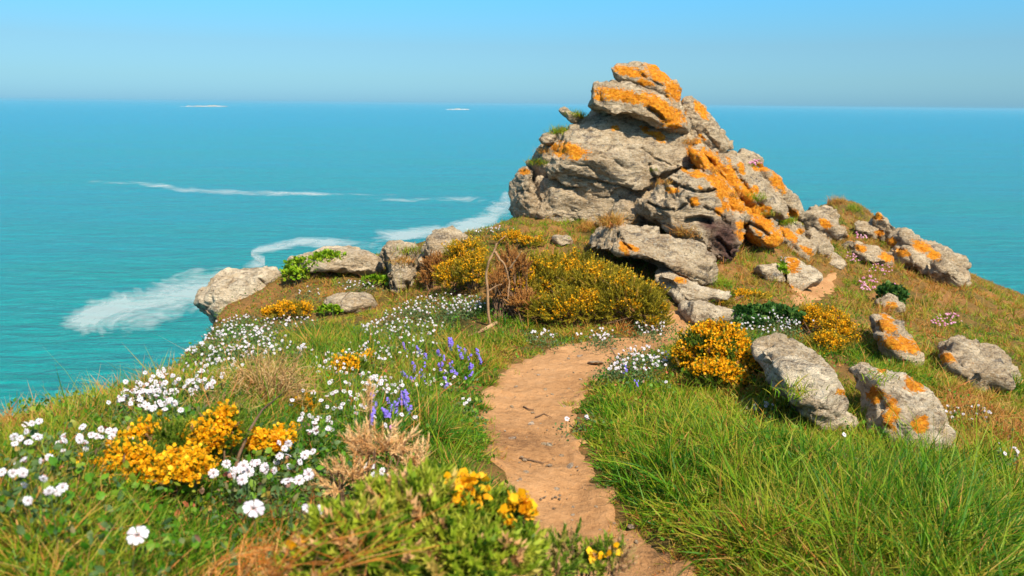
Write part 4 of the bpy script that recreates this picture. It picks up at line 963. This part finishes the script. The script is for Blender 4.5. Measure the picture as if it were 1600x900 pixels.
# ------------------------------------------------------------------ tufts of grass rooted on the rocks
def tuft(label, px, py, w, h, n, material, tint=(.5, .2), group='grass tufts on the rocks'):
    pts = np.array([scene_hit(px + RNG.uniform(-w, w), py + RNG.uniform(-w*.25, w*.25)) for _ in range(max(3, n // 8))]); c = pts[np.argsort(np.linalg.norm(pts - EYE, axis=1))[len(pts)//3]]
    pts = pts[np.linalg.norm(pts - c, axis=1) < .2]
    root = empty('grass_tuft', c); tag(root, label, 'grass tuft', group)
    P = pts[RNG.integers(0, len(pts), n)] + RNG.normal(0, .05, (n, 3)) * np.array([1, 1, .3]); hh = h * RNG.uniform(.5, 1.1, n); d = np.c_[RNG.normal(0, .45, (n, 2)), np.ones(n)]; d[:, 1] -= .15
    g = Geo(); bi = RNG.integers(0, 4, n)
    for k in range(4):
        m = bi == k; g.scatter(BLADES[k], frames(d[m]) * np.c_[np.full(m.sum(), .007), hh[m], hh[m]][:, None, :], P[m] - c, np.clip(RNG.normal(*tint, m.sum()), 0, 1))
    g.build('foliage', [material], root)
for a in [('orange dry grass tuft in the gap above the rounded grey boulder', 945, 350, 30, .16, 420, M_DRY), ('dry orange tuft under the ledges of the fractured block', 1070, 366, 16, .17, 260, M_DRY),
          ('rust coloured grass at the left foot of the pale slab', 905, 356, 26, .14, 300, M_DRY), ('green grass tuft on the ledge beside the rock fin', 905, 180, 13, .10, 200, M_GRASS),
          ('green grass on the left shoulder under the rock fin', 877, 206, 16, .13, 300, M_GRASS), ('green and white speckled grass on the left flank of the outcrop', 840, 256, 12, .12, 260, M_GRASS),
          ('brown grass on the left flank just above the upright block', 852, 238, 9, .10, 140, M_DRY), ('thin line of dry grass in the crack right of the pale slab', 1028, 288, 15, .07, 160, M_DRY),
          ('tiny tuft in the notch near the middle of the pale slab', 1018, 266, 4, .06, 50, M_GRASS), ('yellowing grass on the shoulder right of the cap slab', 1080, 222, 10, .10, 140, M_DRY),
          ('dry grass along the crest of the far right hump', 1308, 318, 14, .2, 300, M_DRY), ('green grass tuft on the crest of the far right hump', 1338, 328, 12, .18, 240, M_GRASS), ('rusty grass in the notch left of the far right hump', 1262, 322, 10, .16, 200, M_DRY), ('dry tuft high on the lichen spotted flank', 1118, 268, 8, .08, 110, M_DRY), ('dry tuft in the middle of the lichen spotted flank', 1150, 306, 9, .08, 120, M_DRY), ('green tuft low on the lichen spotted flank', 1196, 336, 9, .09, 120, M_GRASS), ('grass tuft on the flank by the lichen streaks', 1180, 310, 14, .10, 160, M_GRASS), ('green grass running down beside the smooth right slab', 1230, 345, 22, .14, 420, M_GRASS),
          ('long grass tuft against the lower left edge of the long pale rock', 1216, 632, 16, .20, 220, M_GRASS), ('rusty grass tuft at the upper left edge of the long pale rock', 1188, 592, 10, .16, 160, M_DRY), ('grass tuft between the long pale rock and the daubed rock', 1340, 672, 14, .18, 200, M_GRASS), ('green tuft at the foot of the orange crusted outcrop', 1385, 566, 12, .14, 150, M_GRASS), ('small green tuft on the long pale rock', 1242, 616, 10, .10, 90, M_GRASS), ('small tuft in a crack of the daubed rock', 1376, 592, 6, .06, 50, M_GRASS),
          ('green growth in the cleft of the tall split slab', 638, 394, 9, .10, 160, M_GRASS), ('tan dead grass hanging from the tall split slab', 628, 410, 10, .10, 160, M_DRY),
          ('green tuft at the crest of the fractured block', 1125, 445, 14, .16, 260, M_GRASS)]:
    tuft(*a)

# ------------------------------------------------------------------ grass and low herbs (nobody could count these)
def inside(px, py, poly): return poly_dist(px, py, np.array(poly, float)) < 0
LONG = [(905,650),(930,610),(1000,600),(1080,606),(1200,625),(1250,664),(1320,690),(1420,715),(1680,730),(1680,1100),(1160,1100),(1085,870),(985,790),(912,705)]
BANK = [(-90,1100),(-90,740),(200,625),(330,535),(440,505),(560,520),(640,540),(760,560),(800,580),(765,610),(750,650),(770,715),(805,790),(850,870),(850,1100)]
DIP = [(430,480),(600,455),(640,500),(600,545),(470,548),(400,530)]
n = 420000                                                   # tufts: blades share a root, a colour and a lean
X = RNG.uniform(-4.2, 11.5, n); Y = RNG.uniform(.7, 17.2, n)
X = np.where(RNG.random(n) < .5, RNG.uniform(-.75, .75, n) * Y * 1.02, X)
Y2 = np.where(RNG.random(n) < .5, RNG.uniform(.7, 6.5, n), Y); X = np.where(Y2 != Y, RNG.uniform(-.75, .75, n) * Y2, X); Y = Y2
Z = hgt(X, Y); dist = np.sqrt(X*X + Y*Y + (Z-1.6)**2)
px, py, zz = project(np.c_[X, Y, Z])
e = poly_dist(X, Y, EDGE); pd = np.full(n, 9.); near_path = (np.abs(X - 1) < 5); pd[near_path] = np.minimum(poly_dist(X[near_path], Y[near_path], PATH), poly_dist(X[near_path], Y[near_path], PATH2))
big = noise2(X, Y, 1.1, 7, 3); fine = noise2(X, Y, 4.5, 3, 2)
long_ = inside(px, py, LONG); bank = inside(px, py, BANK); dip = inside(px, py, DIP)
slope = (px > 1150) & (py < 520) & ~long_
dens = np.where(long_, .62, np.where(bank, .75, np.where(dip, 1.2, np.where(slope, .75, .75))))
dens = dens * np.minimum(1, np.where(dist > 8, 1.35, 1) * (4.0 / np.maximum(dist, .8)) ** .8) * smooth(-.35, .0, big + .35 + .5*fine) * smooth(.45, .1, e) * smooth(-.06, .12, pd + .16 * fine)
keep = (RNG.random(n) < dens * .34) & (px > -300) & (px < 2300) & (py < 1250) & (zz > .3)
cols = [X, Y, dist, big, fine, long_, bank, dip, slope, pd, px, py, RNG.normal(0, .24, n), RNG.normal(0, .42, n), RNG.normal(0, .34, n), RNG.lognormal(0, .27, n)]
K = 9; X, Y, dist, big, fine, long_, bank, dip, slope, pd, px, py, tdry, tlx, tly, th = (np.repeat(a[keep], K) for a in cols); n = len(X)
ra, rr_ = RNG.uniform(0, 6.283, n), np.abs(RNG.normal(0, 1, n)); spread = np.where(long_, .030, .022)
X = X + np.cos(ra) * rr_ * spread; Y = Y + np.sin(ra) * rr_ * spread; Z = hgt(X, Y)
h = np.where(long_, RNG.uniform(.08, .21, n), np.where(bank, RNG.uniform(.05, .13, n) * (1 + .5 * smooth(3, 1.5, dist)), np.where(dip, RNG.uniform(.03, .06, n), np.where(slope, RNG.uniform(.05, .13, n), RNG.uniform(.04, .10, n)))))
h *= th * (1 + .5 * fine); h *= .40 + .60 * smooth(.0, .28, pd); h = np.maximum(h, .02)
h = np.where(long_, h * (.42 + .58 * smooth(640, 830, py)) * (1 - .35 * smooth(1250, 1080, px) * smooth(740, 800, py)), h)
h = np.where(bank & (dist < 2.8), np.minimum(h, RNG.uniform(.05, .12, n)), h); h = np.where(~long_ & (poly_dist(X, Y, EDGE) > -.9), np.minimum(h * .6, .06), h)
wdt = (.0030 + .00045 * dist + np.where(long_, .0028, .0004)) * RNG.uniform(.6, 1.3, n)
dryness = RNG.normal(0, .13, n) + tdry + np.where(long_, -.09 + .6 * np.clip(big, -.3, .6) + .30 * smooth(1220, 1320, px) * smooth(790, 690, py), np.where(bank, -.02 + .5 * big, np.where(dip, .18 + .3 * big, np.where(slope, .46 + .9 * big, .28 + .8 * big))))
lean = np.c_[np.cos(ra) * rr_, np.sin(ra) * rr_] * .42 + np.c_[tlx, tly] + RNG.normal(0, .22, (n, 2)); lean[:, 0] -= np.where(long_, .18 + .42 * smooth(.5, .0, pd), 0); lean[:, 1] -= np.where(long_, .12, 0)
D = np.c_[lean, np.ones(n)]
isdry = (dryness > .46 + .06 * RNG.normal(0, 1, n)) | (RNG.random(n) < np.where(long_, .17, .11))
D[isdry & long_, :2] *= 1.7; h[isdry & long_] *= .7
def grass(name, m, material, tint, label):
    g = Geo(); k4 = RNG.integers(0, 4, n)
    for k in range(4):
        q = m & (k4 == k); g.scatter(BLADES[k], frames(D[q]) * np.c_[wdt[q], h[q], h[q]][:, None, :], np.c_[X, Y, Z - .006][q], tint[q])
    o = g.build(name, [material]); tag(o, label, 'grass', None, 'stuff')
tint = np.clip(.33 + dryness * 1.0, 0, 1)
grass('long_grass', long_ & ~isdry, M_GRASS, tint, 'long green grass hanging over the right side of the path')
grass('turf_grass', ~long_ & ~isdry, M_GRASS, tint, 'short green turf across the headland and the left bank')
grass('dry_grass', isdry, M_DRY, np.clip(RNG.normal(.45, .28, n) + .4 * fine, 0, 1), 'straw and rust coloured dry grass across the slopes')

n = 60000
X = RNG.uniform(-3.2, 4.5, n); Y = RNG.uniform(.8, 9.5, n); Y = np.where(RNG.random(n) < .5, RNG.uniform(.8, 5, n), Y); X = np.where(RNG.random(n) < .6, RNG.uniform(-.7, .6, n) * Y, X)
px, py, zz = project(np.c_[X, Y, hgt(X, Y)]); pd = poly_dist(X, Y, PATH); f = noise2(X, Y, 2.4, 21, 2)
long_ = inside(px, py, LONG); dip = inside(px, py, DIP)
keep = (poly_dist(X, Y, EDGE) < .05) & (pd > .02) & ~dip & (RNG.random(n) < np.where(long_, .06, smooth(-.3, .3, f) * .8)) & (Y > .8)
X, Y, f = X[keep], Y[keep], f[keep]; n = len(X)
P = np.c_[X, Y, hgt(X, Y) + RNG.uniform(0, .10, n)]; D = np.c_[RNG.normal(0, .7, (n, 2)), RNG.uniform(.2, 1, n)]; sz = RNG.uniform(.010, .028, n)
g = Geo(); g.scatter(LEAF, frames(D) * sz[:, None, None] * np.array([1., 1, 1])[None, None, :], P, np.clip(RNG.normal(.4, .22, n) + .5 * noise2(X, Y, 1.3, 50, 2), 0, 1))
tag(g.build('ground_cover', [M_HERB]), 'small leafy herbs growing low between the flowers', 'ground cover', None, 'stuff')

OCT = (np.array([(1,0,0),(0,.8,0),(-1,0,0),(0,-.8,0),(0,0,.6),(0,0,-.6)]), [(0,1,4),(1,2,4),(2,3,4),(3,0,4),(1,0,5),(2,1,5),(3,2,5),(0,3,5)], np.zeros(6))
n = 26000; X = RNG.uniform(-1, 3.2, n); Y = 1.6 + 6 * RNG.random(n) ** 1.4; k = poly_dist(X, Y, PATH) + .05 * noise2(X, Y, 6, 9, 2) < -.01; k &= RNG.random(n) < .35 + 1.5 * noise2(X, Y, 3, 14, 2); X, Y = X[k], Y[k]; n = len(X)
g = Geo(); g.scatter(OCT, frames(RNG.normal(0, 1, (n, 3))) * np.clip(RNG.lognormal(-6.0, .5, n), .001, .007)[:, None, None], np.c_[X, Y, hgt(X, Y) + .016], RNG.random(n))
tag(g.build('path_grit', [M_PEB]), 'fine grit scattered over the trodden dirt path', 'grit', None, 'stuff')
# ------------------------------------------------------------------ stones and twigs on the path
def stone_mesh(seed, sub=2):
    import bmesh
    bm = bmesh.new(); bmesh.ops.create_icosphere(bm, subdivisions=sub, radius=1)
    v = np.array([q.co[:] for q in bm.verts]); r = 1 + .35 * fbm(v * 1.1 + seed * 9, 3); r = np.minimum(r, 1.05 + .1 * np.sin(seed))
    v = v * r[:, None] * np.array([1, .75, .5])
    for q, co_ in zip(bm.verts, v): q.co = co_
    me = bpy.data.meshes.new('pebble'); bm.to_mesh(me); bm.free(); me.materials.append(M_PEB)
    return me
ST = [stone_mesh(s) for s in range(6)]
def stone(px, py, r, label, group='pebbles on the path', name='pebble', flat=1):
    p = on_ground(px, py); o = link(name, random.choice(ST)); o.location = (float(p[0]), float(p[1]), float(p[2] + .014 + r * .15)); o.scale = (r, r, r * flat)
    o.rotation_euler = (RNG.normal(0, .2), RNG.normal(0, .2), RNG.uniform(0, 6.28)); tag(o, label, 'pebble', group)
k = 0; rs = np.random.default_rng(5)
while k < 95:
    x, y = rs.uniform(745, 1060), 530 + 340 * rs.random() ** 1.3
    q = on_ground(x, y)
    if poly_dist(q[0:1], q[1:2], PATH)[0] < -.03:
        stone(x, y, float(np.clip(rs.lognormal(-4.85, .45), .004, .02)), 'small earth coloured pebble lying loose on the dirt path'); k += 1
stone(930, 573, .085, 'flat pale stone bedded in the bend of the path', None, 'path_stone', .35); stone(852, 614, .020, 'rounded brown stone in the middle of the path', None, 'path_stone')
for x, y, r in ((842,590,.022),(905,560,.02),(880,640,.018),(830,668,.024),(858,700,.02),(800,640,.016),(890,735,.026),(935,800,.022),(870,770,.018),(960,548,.02),(985,830,.02)):
    stone(x, y, r, 'half sunk earth coloured stone showing in the dirt path', 'half sunk stones in the path', 'path_stone', .45)
stone(800, 690, .028, 'reddish stone at the left edge of the path', None, 'path_stone', .6); stone(1012, 592, .03, 'pale stone half hidden at the right edge of the path', None, 'path_stone', .6)
def stick(label, pl, r, lift=.02):
    p = np.array([on_ground(x, y) for x, y in pl]); p[:, 2] += lift; c = p[0].copy(); g = Geo(); tube(g, p - c, np.linspace(r, r * .5, len(p)), 6); o = g.build('stick', [M_DKBARK], shade=True); o.location = c.tolist(); tag(o, label, 'stick', 'sticks on the path')
def leaning(label, a, b, h, r):
    p, q = on_ground(*a), on_ground(*b); q[2] += h; c = p.copy(); g = Geo(); tube(g, curve(p - c, q - c, (0, 0, .02), 6), np.linspace(r, r * .4, 6), 6); o = g.build('stick', [M_DKBARK], shade=True); o.location = c.tolist(); tag(o, label, 'stick', 'sticks on the path')
leaning('dark stick poking out of the campion at the right path edge', (968, 572), (950, 560), .10, .006)
stick('thin dark twig lying across the middle of the path', [(818,641),(826,645),(834,646)], .005); stick('short twig beside the reddish stone', [(836,658),(850,652),(862,658)], .004)
stick('thin twig near the foot of the path', [(812,722),(830,726),(850,730)], .005)
# ------------------------------------------------------------------ light, sky, camera
SKY_TINT = [(0, (.18, .40, .72)), (.03, (.22, .41, .61)), (.07, (.26, .44, .575)), (.135, (.255, .61, .765)), (.4, (.75, .95, 1)), (1, (1.25, 1.2, 1.1))]
SUN_AZ, SUN_EL = math.radians(150), math.radians(52)       # azimuth clockwise from +Y: behind the viewer, to the right
w = bpy.data.worlds.new('World'); SC.world = w; w.use_nodes = True; nt = w.node_tree; nt.nodes.clear()
sky = nt.nodes.new('ShaderNodeTexSky'); sky.sky_type = 'NISHITA'; sky.sun_disc = False
sky.sun_elevation = SUN_EL; sky.sun_rotation = SUN_AZ; sky.altitude = 0; sky.air_density = 1.0; sky.dust_density = .35; sky.ozone_density = 2.0
geo_ = nt.nodes.new('ShaderNodeTexCoord'); sx = nt.nodes.new('ShaderNodeSeparateXYZ'); nt.links.new(geo_.outputs['Generated'], sx.inputs[0])
air = ramp(nt, sx.outputs[2], SKY_TINT)                      # sky tint by elevation: dims and blues the horizon, brightens overhead for added fill
bg = nt.nodes.new('ShaderNodeBackground'); bg.inputs[1].default_value = .122
wo = nt.nodes.new('ShaderNodeOutputWorld'); nt.links.new(mix(nt, 1.0, sky.outputs[0], air, 'MULTIPLY'), bg.inputs[0]); nt.links.new(bg.outputs[0], wo.inputs[0])
sl = bpy.data.lights.new('sun', 'SUN'); sl.energy = 4.9; sl.angle = math.radians(.5); sl.color = (1, .915, .78)
so = bpy.data.objects.new('sun', sl); COL.objects.link(so); so.location = (6, -8, 20)
_d = Vector((math.sin(SUN_AZ) * math.cos(SUN_EL), math.cos(SUN_AZ) * math.cos(SUN_EL), math.sin(SUN_EL)))
so.rotation_euler = _d.to_track_quat('Z', 'Y').to_euler()

# sea air
def haze():
    g = Geo(); X = 15000; z0, z1 = SEA - 4, 4.5
    v = [(x, y, z) for z in (z0, z1) for y in (-X, X) for x in (-X, X)]
    g.add(v, [(0, 2, 3, 1), (4, 5, 7, 6), (0, 1, 5, 4), (1, 3, 7, 5), (3, 2, 6, 7), (2, 0, 4, 6)])
    m, nt, out = mat('sea_air'); p = nt.nodes.new('ShaderNodeVolumePrincipled')
    p.inputs['Color'].default_value = (.25, .54, .66, 1); p.inputs['Density'].default_value = HAZE
    nt.links.new(p.outputs[0], out.inputs['Volume']); tag(g.build('haze', [m]), kind='stuff')
HAZE = 1.5e-4
if HAZE: haze()

cam = bpy.data.cameras.new('camera'); co = bpy.data.objects.new('camera', cam); COL.objects.link(co); SC.camera = co
cam.sensor_width = 36; cam.lens = 36 * F / 1600; cam.clip_start = .05; cam.clip_end = 60000
M4 = Matrix.Identity(4)
for r_ in range(3):
    M4[r_][0], M4[r_][1], M4[r_][2], M4[r_][3] = float(_r[r_]), float(_u[r_]), float(-_f[r_]), float(EYE[r_])
co.matrix_world = M4
cam.dof.use_dof = True; cam.dof.focus_distance = 5.0; cam.dof.aperture_fstop = 4.5
vs_ = SC.view_settings; vs_.view_transform = 'Standard'; vs_.look = 'None'; vs_.gamma = 1; vs_.exposure = 0.78; vs_.use_curve_mapping = False
SC.cycles.max_bounces = 6; SC.cycles.transparent_max_bounces = 8; SC.cycles.volume_bounces = 1
